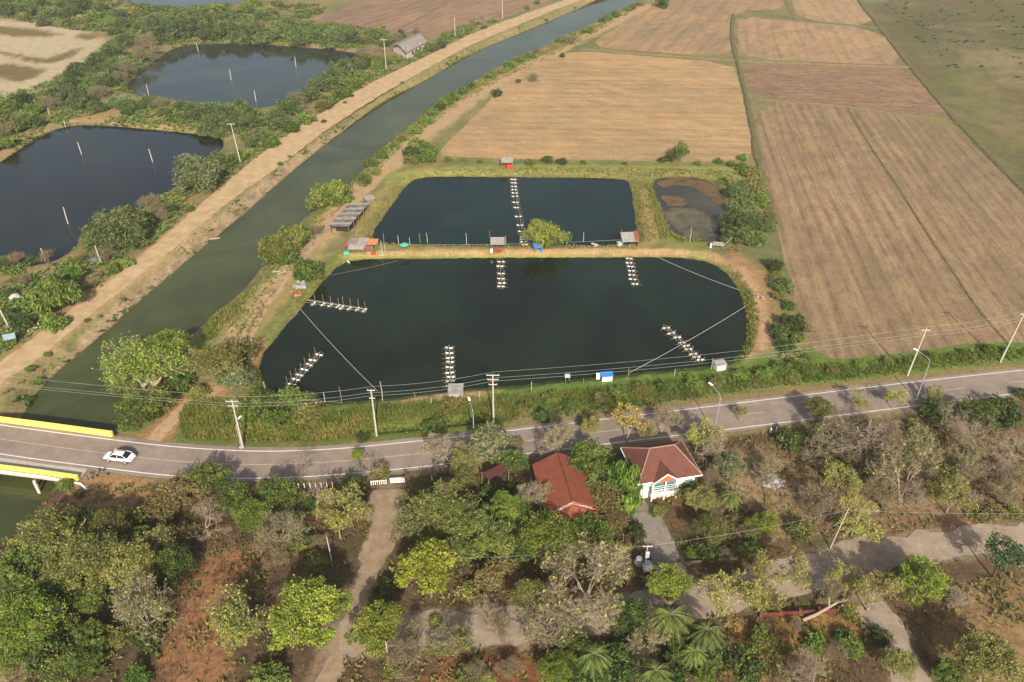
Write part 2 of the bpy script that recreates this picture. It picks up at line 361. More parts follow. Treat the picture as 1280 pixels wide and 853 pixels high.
for lo, hi, c_, am_, nn5 in ((.0, .4, '6c6c4c', .6, n5), (.1, .5, 'a08e6a', .6, n6), (.15, .5, '5e6644', .45, -n5*.6+n6*.7)):
    m = (am_*sst(lo, hi, nn5)*_pm*(1-sst(150, 190, -gy+340)))[:, None]; colr[:] = colr*(1-m)+np.array(A(c_))*m
m = (.25*sst(.15, .45, nz[0])*(1-sst(-6, 6, sdist(gx, gy, W([(1085,-6),(1330,-6),(1330,190),(1250,140),(1140,50)], 0, 1), 30))))[:, None]; colr[:] = colr*(1-m)+np.array(A('5c6642'))*m
# far left flats
ppoly([(-60,20),(20,25),(80,33),(118,42),(135,52),(110,72),(75,95),(40,112),(0,132),(-60,150)], 3, 'cdbb9e', .6)
for q in ([(-20,32),(30,35),(82,43),(60,47),(0,45)], [(92,44),(125,41),(120,50),(95,48)], [(-20,60),(20,68),(60,75),(95,60),(105,60),(90,72),(55,82),(10,70)], [(-20,80),(35,82),(62,87),(40,98),(22,105),(-20,90)], [(-20,112),(8,118),(0,128)]):
    ppoly(q, 2.2, '83744c', .7)
# bare earth around the left ponds
pline([(0,195),(35,165),(75,148),(120,147),(165,151),(230,158)], 2.5, 2, 'b59a72', .6)
pline([(60,150),(150,140),(215,145)], 4, 3, 'b0946a', .7, .8)
pline([(205,60),(260,50),(330,49),(440,60)], 2.5, 2, 'a0906c', .7)
pline([(0,345),(60,325),(110,300),(200,265),(270,225)], 5, 4, 'a88a66', .8, .8)
pline([(-40,430),(30,400),(90,360),(150,325)], 5, 4, '9c8560', .8, .8)
# dirt road shoulders and canal banks
paint(pdist(gx, gy, (dl+dr)/2, 30)-3.2, 1.0, 'c9a67c', .5)
pline([(40,500),(120,408),(175,362),(225,322),(300,256),(350,213),(420,163),(500,115),(570,76),(640,42),(715,14)], 1.9, 1.0, 'b8a084', .5, .95)
m = (.7*sst(.0, .35, nz[0])*(1-sst(1.2, 3.0, pdist(gx, gy, W([(10,520),(60,470),(120,414),(175,366),(225,326),(300,258),(350,215),(420,165),(500,116),(570,77),(640,43),(715,15)], 0, 1, False)))))[:, None]; colr[:] = colr*(1-m)+np.array(A('8a7660'))*m
# right canal bank with its track
pline([(300,410),(350,345),(400,290),(430,255),(470,222),(500,190),(540,160),(590,122),(640,93),(700,60),(760,30),(810,8)], 4.2, 2.0, 'c8ac84', .5)
pline([(275,405),(330,350),(372,300),(400,262),(440,225),(470,200),(510,170),(560,130),(620,92),(690,62),(770,22)], 1.3, 1.2, '7d8a4a', .8)
ppoly([(330,470),(322,450),(300,430),(300,405),(318,390),(360,350),(400,300),(395,345),(372,375)], 2, 'ab9a66', .6)
# grass frames round the ponds
def frame(P, a, b, c, amp=.6, amt=1): 
    d = sdist(gx, gy, P, 30); paint(np.abs(d-(a+b)/2)-(b-a)/2, .8, c, amp, amt)
frame(wB, -.3, 7, '8c8654'); frame(wB, 2.5, 5, 'b3a36a', .9, .7)
frame(wA, -.3, 3.2, '80864c', .6); frame(wC, -.3, 5, '8b9150')
pline([(440,318),(520,315),(640,314),(780,313),(880,314),(910,326),(940,350),(952,390),(950,430),(925,455),(900,462),(840,468),(765,476),(690,483),(620,490),(540,497),(470,507),(400,512),(340,505)], 1.0, .8, 'c4a27c', .5)
pline([(405,319),(500,318),(640,317.3),(780,317),(880,318)], .45, .5, '9da254', .5)
ppoly([(900,320),(930,318),(965,350),(972,400),(960,440),(940,440),(950,400),(935,350)], 1.6, 'b8926a', .8, .9)
pline([(925,335),(945,365),(955,400),(952,435)], .9, .7, 'c9a684', .6)
ppoly([(800,228),(812,228),(828,262),(830,300),(803,300)], 1.2, 'b39c64', .8)
pline([(812,232),(828,262),(838,296)], .9, .8, '6d8a3c', .6)
pline([(936,365),(936,400),(936,430),(926,448)], .8, .5, '5d8a3a', .5)
pline([(300,395),(268,405),(255,425)], 2.0, 1.5, '7d9a44', .8, .8)
ppoly([(836,285),(850,268),(870,282),(880,300),(845,302)], 1.5, '6a8040', .8, .8)
ppoly([(470,215),(640,206),(800,206),(915,206),(940,215),(935,225),(800,216),(640,216),(525,216),(490,232)], 1.5, '9fa35e', .8, .9)
pline([(560,202),(700,204.5),(930,207)], .9, .8, '71843f', .9, .8)
# road verges, ditch, forest floor
pline([(640,500),(740,490),(850,478),(960,463),(1060,458),(1150,450),(1280,436),(1500,410)], 4.4, 2, '6f8a40', .7)
paint(pdist(gx, gy, rn, 16)-2.0, 1.0, 'a08a62', .6)
ppoly([(215,520),(240,500),(330,492),(440,505),(620,500),(650,520),(640,536),(430,556),(330,560),(240,556),(218,548)], 1.5, '6d7c3c', .7)
ppoly([(-60,600),(200,600),(320,604),(440,600),(640,576),(850,552),(1100,520),(1290,498),(1700,450),(1700,1200),(-700,1200),(-300,850)], 1.5, '6e5c48', .3)
ppoly([(120,640),(300,620),(440,610),(440,700),(400,760),(380,853),(330,1000),(-300,1000),(0,700)], 3, '625240', .6, .8)  # left grove litter darkened: shade between the trees put into its colour
m = (sst(.05, .45, nz[1])*(gy < 84)*.6)[:, None]; colr[:] = colr*(1-m)+np.array(A('62623c'))*m
m = (sst(.15, .5, nz[3])*(gy < 84)*.5)[:, None]; colr[:] = colr*(1-m)+np.array(A('856448'))*m
for q, c, f in (([(285,672),(335,690),(300,745),(262,790),(290,853),(320,1000),(180,1000),(200,853),(228,770),(225,730)], 'a07656', 1.5),
             ([(905,590),(930,560),(1000,590),(1010,650),(960,680),(900,650)], 'b09878', 2), ([(960,545),(1110,535),(1290,520),(1330,660),(1130,650),(1000,680),(930,650)], 'a0866a', 3),
             ([(1150,770),(1180,735),(1280,728),(1500,700),(1500,1000),(1260,900),(1180,830)], 'a08460', 2.5), ([(1090,650),(1200,640),(1280,640),(1280,665),(1100,680)], '9a7c60', 1.5),
             ([(560,820),(640,810),(700,830),(700,1000),(440,1000),(520,850)], '8e6044', 1.5), ([(860,675),(910,672),(910,698),(862,700)], 'b07a50', .8), ([(970,770),(1060,745),(1075,800),(985,853)], 'a8854e', 1.2),
             ([(900,770),(940,775),(965,853),(915,853)], 'b08a58', .8), ([(640,780),(700,770),(690,810),(640,812)], 'b49a7c', 1.2)):
    ppoly(q, f, c, .8, .95, 0)
# lanes in the grove
for P, wd, c in zip(LANE, LW, LC): pline(P, wd*(.95 if wd < 3 else 1), .7, c, .5)
pline([(318,430),(300,470),(262,492),(232,506),(205,535),(195,545)], 2.0, .9, 'bd9166', .6)
paint(np.abs(pdist(gx, gy, rs, 16)-.9)-.7, .5, '9a8668', .7, .8)
ppoly([(105,590),(150,592),(200,598),(150,650),(110,690),(70,650),(88,620)], 2, 'b8926a', .6, .95)
ppoly([(-60,740),(40,760),(30,853),(20,1000),(-200,1000)], 2, 'a89878', .8, .8)
# wet margins and mud
for P, zw, bw in WATERS:
    d = sdist(gx, gy, P, 12); paint(np.where(P is wC, 9, d-.15), .35, '5d5038', .5, .8)
dC = sdist(gx, gy, wC, 12); paint(dC-.6, .5, '7a5c3c', .3)
gm = N('ground_soil', .95, .12); at = gm.n('ShaderNodeAttribute', attribute_name='Col')
f1 = gm.noise(1.6, 8, None, .72); f2 = gm.noise(.35, 6, None, .7); f3 = gm.noise(7, 4, None, .7)
b = gm.mix(1.0, at.outputs['Color'], gm.ramp(f1, [(.3, (.62, .64, .62)), (.7, (1.32, 1.3, 1.28))]), 'MULTIPLY')
b = gm.mix(1.0, b, gm.ramp(f2, [(.32, (.8, .84, .78)), (.68, (1.16, 1.12, 1.08))]), 'MULTIPLY')
b = gm.mix(1.0, b, gm.ramp(f3, [(.32, .8), (.68, 1.18)]), 'MULTIPLY')
gm.col(b); gm.bump(f1, .7, .18)
nr, nc_ = GX.shape; idx = np.arange(nr*nc_).reshape(nr, nc_)
q = np.stack([idx[:-1, :-1], idx[:-1, 1:], idx[1:, 1:], idx[1:, :-1]], -1).reshape(-1, 4)
go = fast('ground', np.stack([gx, gy, gzv], 1), q, gm.m, {'Col': np.clip(colr, 0, 1)}); tag(go, kind='structure'); go.data.shade_smooth()

# ------------------------------------------------------------------ water sheets
def offs(P, d):
    P = np.asarray(P); a = np.roll(P, 1, 0); b = np.roll(P, -1, 0); t = b-a; t /= np.maximum(np.hypot(*t.T), 1e-6)[:, None]
    area = .5*np.sum(P[:, 0]*np.roll(P[:, 1], -1)-np.roll(P[:, 0], -1)*P[:, 1]); s = 1 if area > 0 else -1
    return P+np.stack([t[:, 1], -t[:, 0]], 1)*d*s
def sheet(name, P, z, mat, kind='structure', zf=None):
    tri = geometry.tessellate_polygon([[Vector((x, y, 0)) for x, y in P]])
    V = [(x, y, z) for x, y in P]; F_ = []
    for t in tri:
        a, b2, c = [Vector(V[i]) for i in t]; F_.append(t if (b2-a).cross(c-a).z > 0 else t[::-1])
    me = bpy.data.meshes.new(name); me.from_pydata(V, [], [tuple(f) for f in F_]); me.materials.append(mat)
    return tag(link(bpy.data.objects.new(name, me)), kind=kind)
sheet('pond_water', offs(wA, 1.1), ZP, mat_water('water_green', (.009, .015, .007)))
sheet('pond_water', offs(wB, 1.1), ZP, mat_water('water_teal', (.008, .016, .012)))
sheet('pond_water', offs(wC, .2), -.44, mat_water('water_muddy', (.05, .045, .03), .1))
sheet('pond_water', offs(wD, 1.1), ZP, mat_water('water_black', (.012, .014, .010)))
sheet('pond_water', offs(wE, 1.1), ZP, mat_water('water_dull', (.026, .034, .024)))
sheet('pond_water', offs(wF, 1.1), ZP, mat_water('water_far', (.04, .045, .05)))
cz = offs(wCan, 1.0); sheet('canal_water', cz, ZC, mat_water('water_canal', (.046, .054, .018), .09, .35, .6))
# ------------------------------------------------------------------ roads and paths
def strip(name, Lp, Rp, z, mat, nx=4, wob=0, seed=0, uvw=True):
    Lp = np.asarray(Lp); Rp = np.asarray(Rp); n = len(Lp); V = []
    if wob:
        t = Rp-Lp; t = t/np.hypot(*t.T)[:, None]; s = np.arange(n)
        Lp = Lp+t*(wob*fbm(Lp[:, 0], Lp[:, 1], 2.2, 3, seed))[:, None]; Rp = Rp+t*(wob*fbm(Rp[:, 0], Rp[:, 1], 2.2, 3, seed+5))[:, None]
    for i in range(n):
        for j in range(nx+1): p = Lp[i]+(Rp[i]-Lp[i])*j/nx; V.append((p[0], p[1], z))
    Fq = [(i*(nx+1)+j, i*(nx+1)+j+1, (i+1)*(nx+1)+j+1, (i+1)*(nx+1)+j) for i in range(n-1) for j in range(nx)]
    a = Vector(V[0]); s = (Vector(V[1])-a).cross(Vector(V[nx+1])-a).z
    if s < 0: Fq = [f[::-1] for f in Fq]
    me = bpy.data.meshes.new(name); me.from_pydata(V, [], Fq); me.materials.append(mat)
    return tag(link(bpy.data.objects.new(name, me)), kind='structure')
def cl_strip(name, C, wd, z, mat, wob=.5, step=1.0, seed=0, nx=3):
    C = dens(np.asarray(C), step)
    if hasattr(wd, '__len__'): wd = np.interp(np.linspace(0, 1, len(C)), np.linspace(0, 1, len(wd)), wd)[:, None]
    t = np.gradient(C, axis=0); t /= np.hypot(*t.T)[:, None]; nn = np.stack([-t[:, 1], t[:, 0]], 1)
    return strip(name, C+nn*wd, C-nn*wd, z, mat, nx, wob, seed)
nvec = rn-rs; nvec /= np.hypot(*nvec.T)[:, None]
am = N('asphalt', .9, .2)
base = am.ramp(am.noise(.5, 6, None, .65), [(.3, A('a59588', .5)), (.7, A('b8a698', .55))])
base = am.mix(am.ramp(am.noise(.16, 5, None, .6), [(.5, 0.0), (.7, .55)]), base, A('9a8c82', .46))
base = am.mix(am.ramp(am.noise(1.1, 6, am.coord((1, .4, 1), .3), .75), [(.62, 0.0), (.72, .5)]), base, A('6c625c', .35))
am.col(am.mix(1.0, base, am.ramp(am.noise(14, 3), [(.3, .88), (.7, 1.1)]), 'MULTIPLY')); am.bump(am.noise(20, 3), .3, .02)
strip('road', rn+nvec*.9, rs-nvec*.7, .05, am.m, 8, .12)
wl = N('road_paint', .8, .2); wl.col(wl.ramp(wl.noise(2.0, 6, None, .7), [(.28, A('b5a698', .45)), (.42, (.66, .64, .58))]))
yl = N('road_paint_yellow', .8, .2); yl.col(yl.ramp(yl.noise(1.6, 6, None, .7), [(.35, A('b5a698', .45)), (.5, (.48, .36, .20))]))
strip('road_marking', rn+nvec*.09, rn-nvec*.07, .056, wl.m, 1)
strip('road_marking', rs+nvec*.07, rs-nvec*.09, .056, wl.m, 1)
cc = resamp(rc, 1400); L = np.hypot(*np.diff(cc, axis=0).T).mean(); tt = np.gradient(cc, axis=0); tt /= np.hypot(*tt.T)[:, None]; nn_ = np.stack([-tt[:, 1], tt[:, 0]], 1)
V = []; Fq = []
for i in range(len(cc)-1):
    s = i*L; px_x = cc[i][0]
    on = px_x < 3 or (s % 12.0) < 4.0
    if on:
        b0 = len(V)
        for k, sg in ((i, 1), (i, -1), (i+1, -1), (i+1, 1)): p = cc[k]+nn_[k]*.06*sg; V.append((p[0], p[1], .056))
        Fq.append((b0, b0+1, b0+2, b0+3) if True else 0)
me = bpy.data.meshes.new('road_marking'); me.from_pydata(V, [], Fq); me.materials.append(yl.m); tag(link(bpy.data.objects.new('road_marking', me)), kind='structure')
# bridge deck slab below the road is built with the bridge
dm = N('dirt_road', .95, .1)
db = dm.ramp(dm.noise(.35, 7, dm.coord((1, 1, 1)), .7), [(.3, A('b89a74')), (.52, A('d2b68c')), (.75, A('e6cea6'))])
dm.col(dm.mix(1.0, db, dm.ramp(dm.noise(5, 5, None, .7), [(.3, .84), (.7, 1.12)]), 'MULTIPLY')); dm.bump(dm.noise(3, 5), .4, .06)
strip('dirt_road', dens(dl, 1.2), None, 0, dm.m) if False else None
dlr = resamp(dl, 420); drr = resamp(dr, 420); strip('dirt_road', dlr, drr, .035, dm.m, 8, .7, 3)
pm = N('sandy_path', .95, .1); pb = pm.ramp(pm.noise(.7, 8, None, .75), [(.25, A('8a7660')), (.5, A('ab9579')), (.75, A('c6b294'))])
pm.col(pm.mix(1.0, pb, pm.ramp(pm.noise(6, 4, None, .7), [(.3, .84), (.7, 1.12)]), 'MULTIPLY')); pm.bump(pm.noise(3, 5), .4, .06)
pl_ = N('pale_lane', .95, .1); pl_.col(pl_.mix(1.0, pl_.ramp(pl_.noise(.5, 8, None, .75), [(.28, A('988672')), (.5, A('b3a18c')), (.72, A('c8b8a2'))]), pl_.ramp(pl_.noise(5, 5, None, .7), [(.3, .82), (.7, 1.12)]), 'MULTIPLY')); pl_.bump(pl_.noise(3, 5), .4, .06)
for i, (P, wd) in enumerate(zip(LANE, LW)):
    if i < 3: cl_strip('path', W(P, 0, 2, False), [2.7, 2.6, 2.2, 1.2, .8, 1.1, 1.7, 2.1] if i == 0 else wd*.85, .035+.004*i, pl_.m if i else pm.m, 1.8 if i == 0 else 1.1, .7, i, 6)
cm = N('concrete_drive', .9, .2); cm.col(cm.ramp(cm.noise(1.2, 6, None, .7), [(.3, A('938a80', .5)), (.7, A('b4a898', .55))]))
cl_strip('path', W(LANE[3], 0, 2, False), 1.9, .05, cm.m, .2, 1, 9, 6)
pt = N('track_dust', .95, .1); pt.col(pt.ramp(pt.noise(.9, 8, None, .75), [(.3, A('ac8c6c')), (.5, A('c4a480')), (.7, A('d8be9a'))]))
cl_strip('path', W(FOOT, 0, 2, False), 1.1, .03, pt.m, .5, .8, 21)
for off in (-.55, .55):   # two wheel tracks on the farm side of the canal
    C = dens(W([(300,440),(318,400),(350,352),(392,305),(412,272),(440,245),(475,215),(500,190),(540,162),(590,124),(640,93),(700,60),(760,30),(812,6)], 0, 2, False), 1.0)
    t = np.gradient(C, axis=0); t /= np.hypot(*t.T)[:, None]; C = C+np.stack([-t[:, 1], t[:, 0]], 1)*off*1.3
    cl_strip('path', C, .6, .03, pt.m, .7, 1.0, 31)
# ------------------------------------------------------------------ fields
def dirang(a, b): d = G(*b)-G(*a); return math.atan2(d.x, d.y)   # rotates the streaks (local Y) onto a->b
T1, T2, T3 = A('b98f68'), A('cfa67a'), A('a88664')
fm = {
 'F1': mat_field('stubble_far', A('c4a47a'), A('d2b68c'), A('b49a72'), dirang((600,150),(900,152)), .55, .03, .2),
 'F2': mat_field('stubble_back', A('b89a76'), A('c8aa84'), A('a48e70'), dirang((760,60),(830,5)), .45, .03, .3),
 'F3a': mat_field('stubble_striped', A('ba9c78'), A('ccae88'), A('a69074'), dirang((985,80),(970,27)), .5, .04, .3),
 'F3b': mat_field('stubble_striped_far', A('bc9e7a'), A('ccae88'), A('a69074'), dirang((1040,25),(1020,0)), .5, .04, .3),
 'F4': mat_field('stubble_rough', A('a88c70'), A('bca084'), A('8e7862'), dirang((930,100),(1150,110)), .8, .08, .4, .8, A('74604f')),
 'F5': mat_field('stubble_near', A('a89072'), A('bca482'), A('8e7c62'), dirang((1058,133),(1220,385)), 1.0, .03, .55, .45, A('7d6c56')),
 'F6': mat_field('ploughed_far', A('a88c74'), A('b89a80'), A('907c6a'), dirang((440,40),(560,0)), .5, .03, .35),
}
for k, P in FW.items():
    D = dens(P, 1.5, True); c = D.mean(0); v = D-c; v /= np.hypot(*v.T)[:, None]
    D = D+v*(.5*fbm(D[:, 0], D[:, 1], 3, 2, 7))[:, None]; sheet('field', D, .012, fm[k])
bm_ = N('bund_grass', .95, .1); bm_.col(bm_.ramp(bm_.noise(.8, 7, None, .7), [(.3, A('766a4e')), (.5, A('8c7c5c')), (.7, A('a08c6c'))])); bm_.bump(bm_.noise(2, 5), .6, .2)
bg2 = N('bund_green', .95, .1); bg2.col(bg2.ramp(bg2.noise(.8, 7, None, .7), [(.3, A('5c5a40')), (.5, A('7a7450')), (.7, A('908460'))])); bg2.bump(bg2.noise(2, 5), .6, .2)
def bund(pts, wd, mat, h=.3, seed=0):
    C = dens(W(pts, 0, 1, False), 1.5); t = np.gradient(C, axis=0); t /= np.hypot(*t.T)[:, None]; nn = np.stack([-t[:, 1], t[:, 0]], 1)
    V = []; 
    for i, p in enumerate(C):
        w1 = wd*(1+.45*float(fbm(p[0], p[1], 4, 2, seed))); hh = h*(1+.4*float(fbm(p[0], p[1], 2, 2, seed+2)))
        for o, z in ((-1, -.03), (-.45, hh), (.45, hh*.9), (1, -.03)): a = p+nn[i]*w1*o; V.append((a[0], a[1], z))
    Fq = [(i*4+j, (i+1)*4+j, (i+1)*4+j+1, i*4+j+1) for i in range(len(C)-1) for j in range(3)]
    a = Vector(V[0]); 
    me = bpy.data.meshes.new('field_bund'); me.from_pydata(V, [], Fq); me.materials.append(mat); me.update()
    if me.polygons[1].normal.z < 0: me.flip_normals()
    return tag(link(bpy.data.objects.new('field_bund', me)), kind='structure')
bund([(727,61),(800,67),(860,71),(918,76),(1000,79),(1060,81),(1137,84)], 1.4, bm_.m, .3, 1)
bund([(917,19),(914,45),(920,72),(928,100),(941,160),(947,200),(958,240),(968,280)], 1.15, bg2.m, .35, 2)
bund([(920,17),(985,26),(1097,35)], 1.3, bm_.m, .25, 3); bund([(979,-10),(987,10),(995,26)], 1.2, bm_.m, .25, 4)
bund([(1062,-20),(1072,0),(1100,35),(1138,84),(1186,142),(1238,196),(1320,280)], 1.1, bg2.m, .35, 5)
bund([(1058,132),(1075,163),(1105,208),(1130,245),(1160,294),(1195,345),(1222,387),(1262,432)], .38, bg2.m, .12, 6)
bund([(943,124),(1055,132),(1183,150)], .9, bm_.m, .2, 7); bund([(505,34),(540,15),(575,-6)], 1.3, bm_.m, .2, 8)

# ------------------------------------------------------------------ tree and shrub prototypes
def unit(v): return v/np.maximum(np.linalg.norm(v, axis=-1, keepdims=True), 1e-6)
class Veg:
    def __init__(s, seed): s.r = np.random.default_rng(seed); s.w = MB(); s.lv = []; s.lr = []; s.tw = []
    def tube(s, a, b, r0, r1, n=5, bend=.12):
        a = np.array(a, float); b = np.array(b, float); L = np.linalg.norm(b-a); m = (a+b)/2+s.r.normal(0, bend*L*.5, 3); s.w.tube([a, m, b], [r0, (r0+r1)/2, r1], n, False); return m
    def leaves(s, C, size, el=1.7, flat=.35, hang=0.0, rbase=None):
        n = len(C); nn = unit(s.r.normal(0, 1, (n, 3))*[1, 1, 1]+np.array([0, 0, flat*3])); t = unit(np.cross(nn, s.r.normal(0, 1, (n, 3))))
        if hang: t = unit(t*(1-hang)+np.array([0, 0, -1])*hang); nn = unit(np.cross(t, s.r.normal(0, 1, (n, 3))))
        u = np.cross(nn, t); sz = size*s.r.uniform(.35, 1.45, (n, 1)); a = t*sz*.5*el**.5; b = u*sz*.5/el**.5
        s.lv.append(np.stack([C-a, C-b*.9+a*.1, C+a, C+b*.9+a*.1], 1)); rb = s.r.uniform(0, 1, n) if rbase is None else np.clip(rbase+s.r.normal(0, .17, n), 0, 1); s.lr.append(np.repeat(rb, 4))
    def twigs(s, A_, B_, wd):
        t = B_-A_; u = unit(np.cross(t, s.r.normal(0, 1, t.shape)))*wd/2; s.tw.append(np.stack([A_-u, A_+u, B_+u*.4, B_-u*.4], 1))
    def mesh(s, what, mat, name):
        V = np.concatenate(what).reshape(-1, 3); Fq = np.arange(len(V)).reshape(-1, 4)
        return fast(name, V, Fq, mat, {'rnd': np.concatenate(s.lr)} if what is s.lv else {}, None, False)
def crown(seed, R_, Zc, Rz, nl, rl, nc, nf, ls, leaf, bark, tr=.22, el=1.7, flat=.35, hang=0, shell=.55, squash=.75, stemn=1, limbs=True, cs=.42, names=('crown', 'trunk'), low=False):
    v = Veg(seed); r = v.r; tips = []
    for s_ in range(stemn):
        an = r.uniform(0, 6.28); lean = .25*R_ if stemn > 1 else .06*R_
        top = np.array([math.cos(an)*lean, math.sin(an)*lean, max(.3, (Zc-Rz*.55))]); v.tube((math.cos(an)*.1*(stemn > 1), math.sin(an)*.1*(stemn > 1), -.3), top, tr, tr*.75, 7); tips.append(top)
    for i in range(nl):
        g = i*2.39996+r.uniform(-.4, .4); rad = (R_-rl*.7)*math.sqrt((i+.6)/nl)*r.uniform(.7, 1.22); hz = math.sqrt(max(0, 1-(rad/R_)**2))
        zf = r.uniform(-.45, .25) if low and i % 2 else r.uniform(.1, .9)
        L = np.array([math.cos(g)*rad, math.sin(g)*rad, Zc+(Rz-rl*.5)*hz*zf-(Rz*.25)*(rad/R_)]); rr = rl*r.choice([.55, .8, 1.0, 1.3])*r.uniform(.85, 1.15)
        t0 = tips[i % len(tips)]
        if limbs: v.tube(t0, L-np.array([0, 0, rr*.3]), tr*.5, tr*.14, 5, .2)
        d = unit(r.normal(0, 1, (nc, 3)))*[1, 1, squash]; k = r.uniform(shell, 1, (nc, 1))**.6; CC = L+d*k*rr; CC[:, 2] = np.maximum(CC[:, 2], .15)
        v.twigs(np.repeat(L[None], nc, 0), CC, .05+tr*.08)
        br = np.repeat(np.clip(r.uniform(.2, .8)+r.normal(0, .18, nc), 0, 1), nf)
        P = np.repeat(CC, nf, 0)+r.normal(0, cs*rr*.42, (nc*nf, 3))*[1, 1, .7]; P[:, 2] = np.maximum(P[:, 2], .08); v.leaves(P, ls, el, flat, hang, br)
    return finish(v, leaf, bark, names)
def finish(v, leaf, bark, names, extra=None):
    out = []
    for q_ in v.tw:
        b0 = len(v.w.v); vv = q_.reshape(-1, 3); v.w.v += [tuple(p) for p in vv.tolist()]; v.w.f += [(b0+i*4, b0+i*4+1, b0+i*4+2, b0+i*4+3) for i in range(len(q_))]
    me = bpy.data.meshes.new(names[1]); me.from_pydata(v.w.v, [], v.w.f); me.materials.append(bark); me.update(); out.append((names[1], me))
    if v.lv: out.append((names[0], v.mesh(v.lv, leaf, names[0])))
    return out
def bare(seed, R_, H, bark, leaf=None, nleaf=0, ls=.2, tr=.16, depth=5, spread=.55, stemn=1, twn=5, names=('foliage', 'branches'), tw=.035, el=1.4):
    v = Veg(seed); r = v.r; ends = []
    def grow(p, d, L, rad, k):
        d = unit(d); q = p+d*L; m = v.tube(p, q, rad, rad*.62, 5 if k < 2 else 3, .16)
        if k >= depth: ends.append((q, d, L)); return
        n = 3 if k < 2 else int(r.integers(2, 4))
        for i in range(n):
            nd = unit(d+r.normal(0, spread, 3)*[1.15, 1.15, .55]+np.array([0, 0, .10])); grow(q, nd, L*r.uniform(.62, .9), rad*.6, k+1)
        if k >= 2: ends.append((m, unit(d+r.normal(0, .7, 3)), L*.8))
    for s_ in range(stemn):
        a = r.uniform(0, 6.28); d0 = np.array([math.cos(a)*.5*(stemn > 1), math.sin(a)*.5*(stemn > 1), 1.0])
        grow(np.array([0, 0, -.3]), d0, H*.26, tr, 0)
    E_ = np.array([e[0] for e in ends]); D_ = np.array([e[1] for e in ends]); L_ = np.array([e[2] for e in ends])
    sc = np.array([R_/np.percentile(np.hypot(E_[:, 0], E_[:, 1]), 92)]*2+[H/np.percentile(E_[:, 2], 97)])
    v.w.v = [(x*sc[0], y*sc[1], z*sc[2]) for x, y, z in v.w.v]; E_ = E_*sc
    A_ = np.repeat(E_, twn, 0); B_ = A_+unit(np.repeat(D_, twn, 0)+r.normal(0, .65, (len(A_), 3)))*(R_*.17*r.uniform(.5, 1.3, (len(A_), 1))); v.twigs(A_, B_, tw)
    C_ = A_+(B_-A_)*.5; D2 = C_+unit((B_-A_)+r.normal(0, .15*R_*.3, B_.shape))*R_*.08*1.0; v.twigs(C_, D2, tw*.8)
    if nleaf:
        i = r.integers(0, len(B_), nleaf); side = np.repeat(r.uniform(.1, .9, 1), nleaf); v.leaves(B_[i]+r.normal(0, R_*.035, (nleaf, 3)), ls, el, .3)
    return finish(v, leaf, bark, names)
def palm(seed, H, nf, fl, leaf, bark):
    v = Veg(seed); r = v.r; top = np.array([r.normal(0, .3), r.normal(0, .3), H]); v.tube((0, 0, -.3), top, .17, .12, 7, .08)
    for i in range(nf):
        a = i*2.39996+r.uniform(-.2, .2); up = r.uniform(-.15, 1.0); dirh = np.array([math.cos(a), math.sin(a), 0]); pts = []
        for t in np.linspace(0, 1, 13): pts.append(top+dirh*fl*(t*(.95-.12*up))+np.array([0, 0, fl*(up*.75*t-(.55+.3*up)*t*t)]))
        v.w.tube([p for p in pts[::2]], np.linspace(.035, .012, 7), 3, False)
        for k in range(1, 13):
            p = pts[k]; tg = unit(pts[k]-pts[k-1]); sd = np.cross(tg, [0, 0, 1]); ll = fl*.27*math.sin(math.pi*min(.97, .18+k/13*.8))
            for sg in (-1, 1):
                for q_ in (0, .5):
                    b0 = p-tg*q_*fl/13; d = unit(sd*sg+tg*.5+np.array([0, 0, -.35-r.uniform(0, .3)])); u = tg*.07
                    v.lv.append(np.array([[b0-u, b0+u, b0+d*ll+u*.2, b0+d*ll-u*.2]])); v.lr.append(np.repeat(r.uniform(.2, 1), 4))
    return finish(v, leaf, bark, ('fronds', 'trunk'))
def L_(d, l, t=None): return A(d, .62), A(l, .66), (A(t, .7) if t else None)
ML = {}
for n, d, l, t, tr in (('bright', '647c2c', '94a840', 'b8c058', .32), ('dense', '3c5424', '627a36', '8a9648', .25), ('olive', '666c34', '96984e', 'b2ae68', .32), ('yg', '84883a', 'b0b056', 'c8c470', .33),
                    ('grey', '5e6c44', '7f8a5c', '9ba378', .25), ('bush', '4c5f34', '6c8048', '8c9a60', .22), ('bushb', '4c6a28', '74903c', '949f50', .3), ('brown', '6e5c38', '86764a', '7f8048', .2),
                    ('yellow', 'b09428', 'd8b43a', 'e8cc5c', .3), ('feather', '5c6a30', '7e8840', '9c9c54', .28), ('palm', '33461c', '566a2c', '7c8840', .2), ('bluegreen', '4c6a40', '6c8a58', '8aa070', .25), ('pale', 'a09470', 'b8ae88', 'a8a868', .3), ('dark', '384c24', '566c32', '788642', .22), ('droop', '46642a', '769438', '9cae52', .3), ('lime', '74822a', '9ca63a', 'b6b84e', .3), ('round', '5e7034', '86963e', 'aeb05a', .3)):
    a, b_, c = L_(d, l, t); ML[n] = mat_leaf('leaf_'+n, a, b_, c, tr)
KIND = {}   # kind -> (object name, nominal radius, height of crown centre, [variants])
def reg(k, name, R0, Zc, vs_): KIND[k] = (name, R0, Zc, vs_)
reg('bright', 'leafy_tree', 4.4, 5.0, [crown(s, 4.4, 5.0, 3.3, 34, 1.25, 34, 24, .21, ML['bright'], M['bark'], .24) for s in (1, 2, 3)])
reg('lime', 'leafy_tree', 4.0, 5.4, [crown(s, 4.0, 5.4, 2.9, 26, 1.05, 28, 20, .25, ML['lime'], M['bark'], .2) for s in (4, 5)])
reg('dense', 'leafy_tree', 4.0, 4.4, [crown(s, 4.0, 4.4, 3.4, 30, 1.3, 32, 16, .25, ML['dense'], M['barkdark'], .24, low=True) for s in (6, 7, 8)])
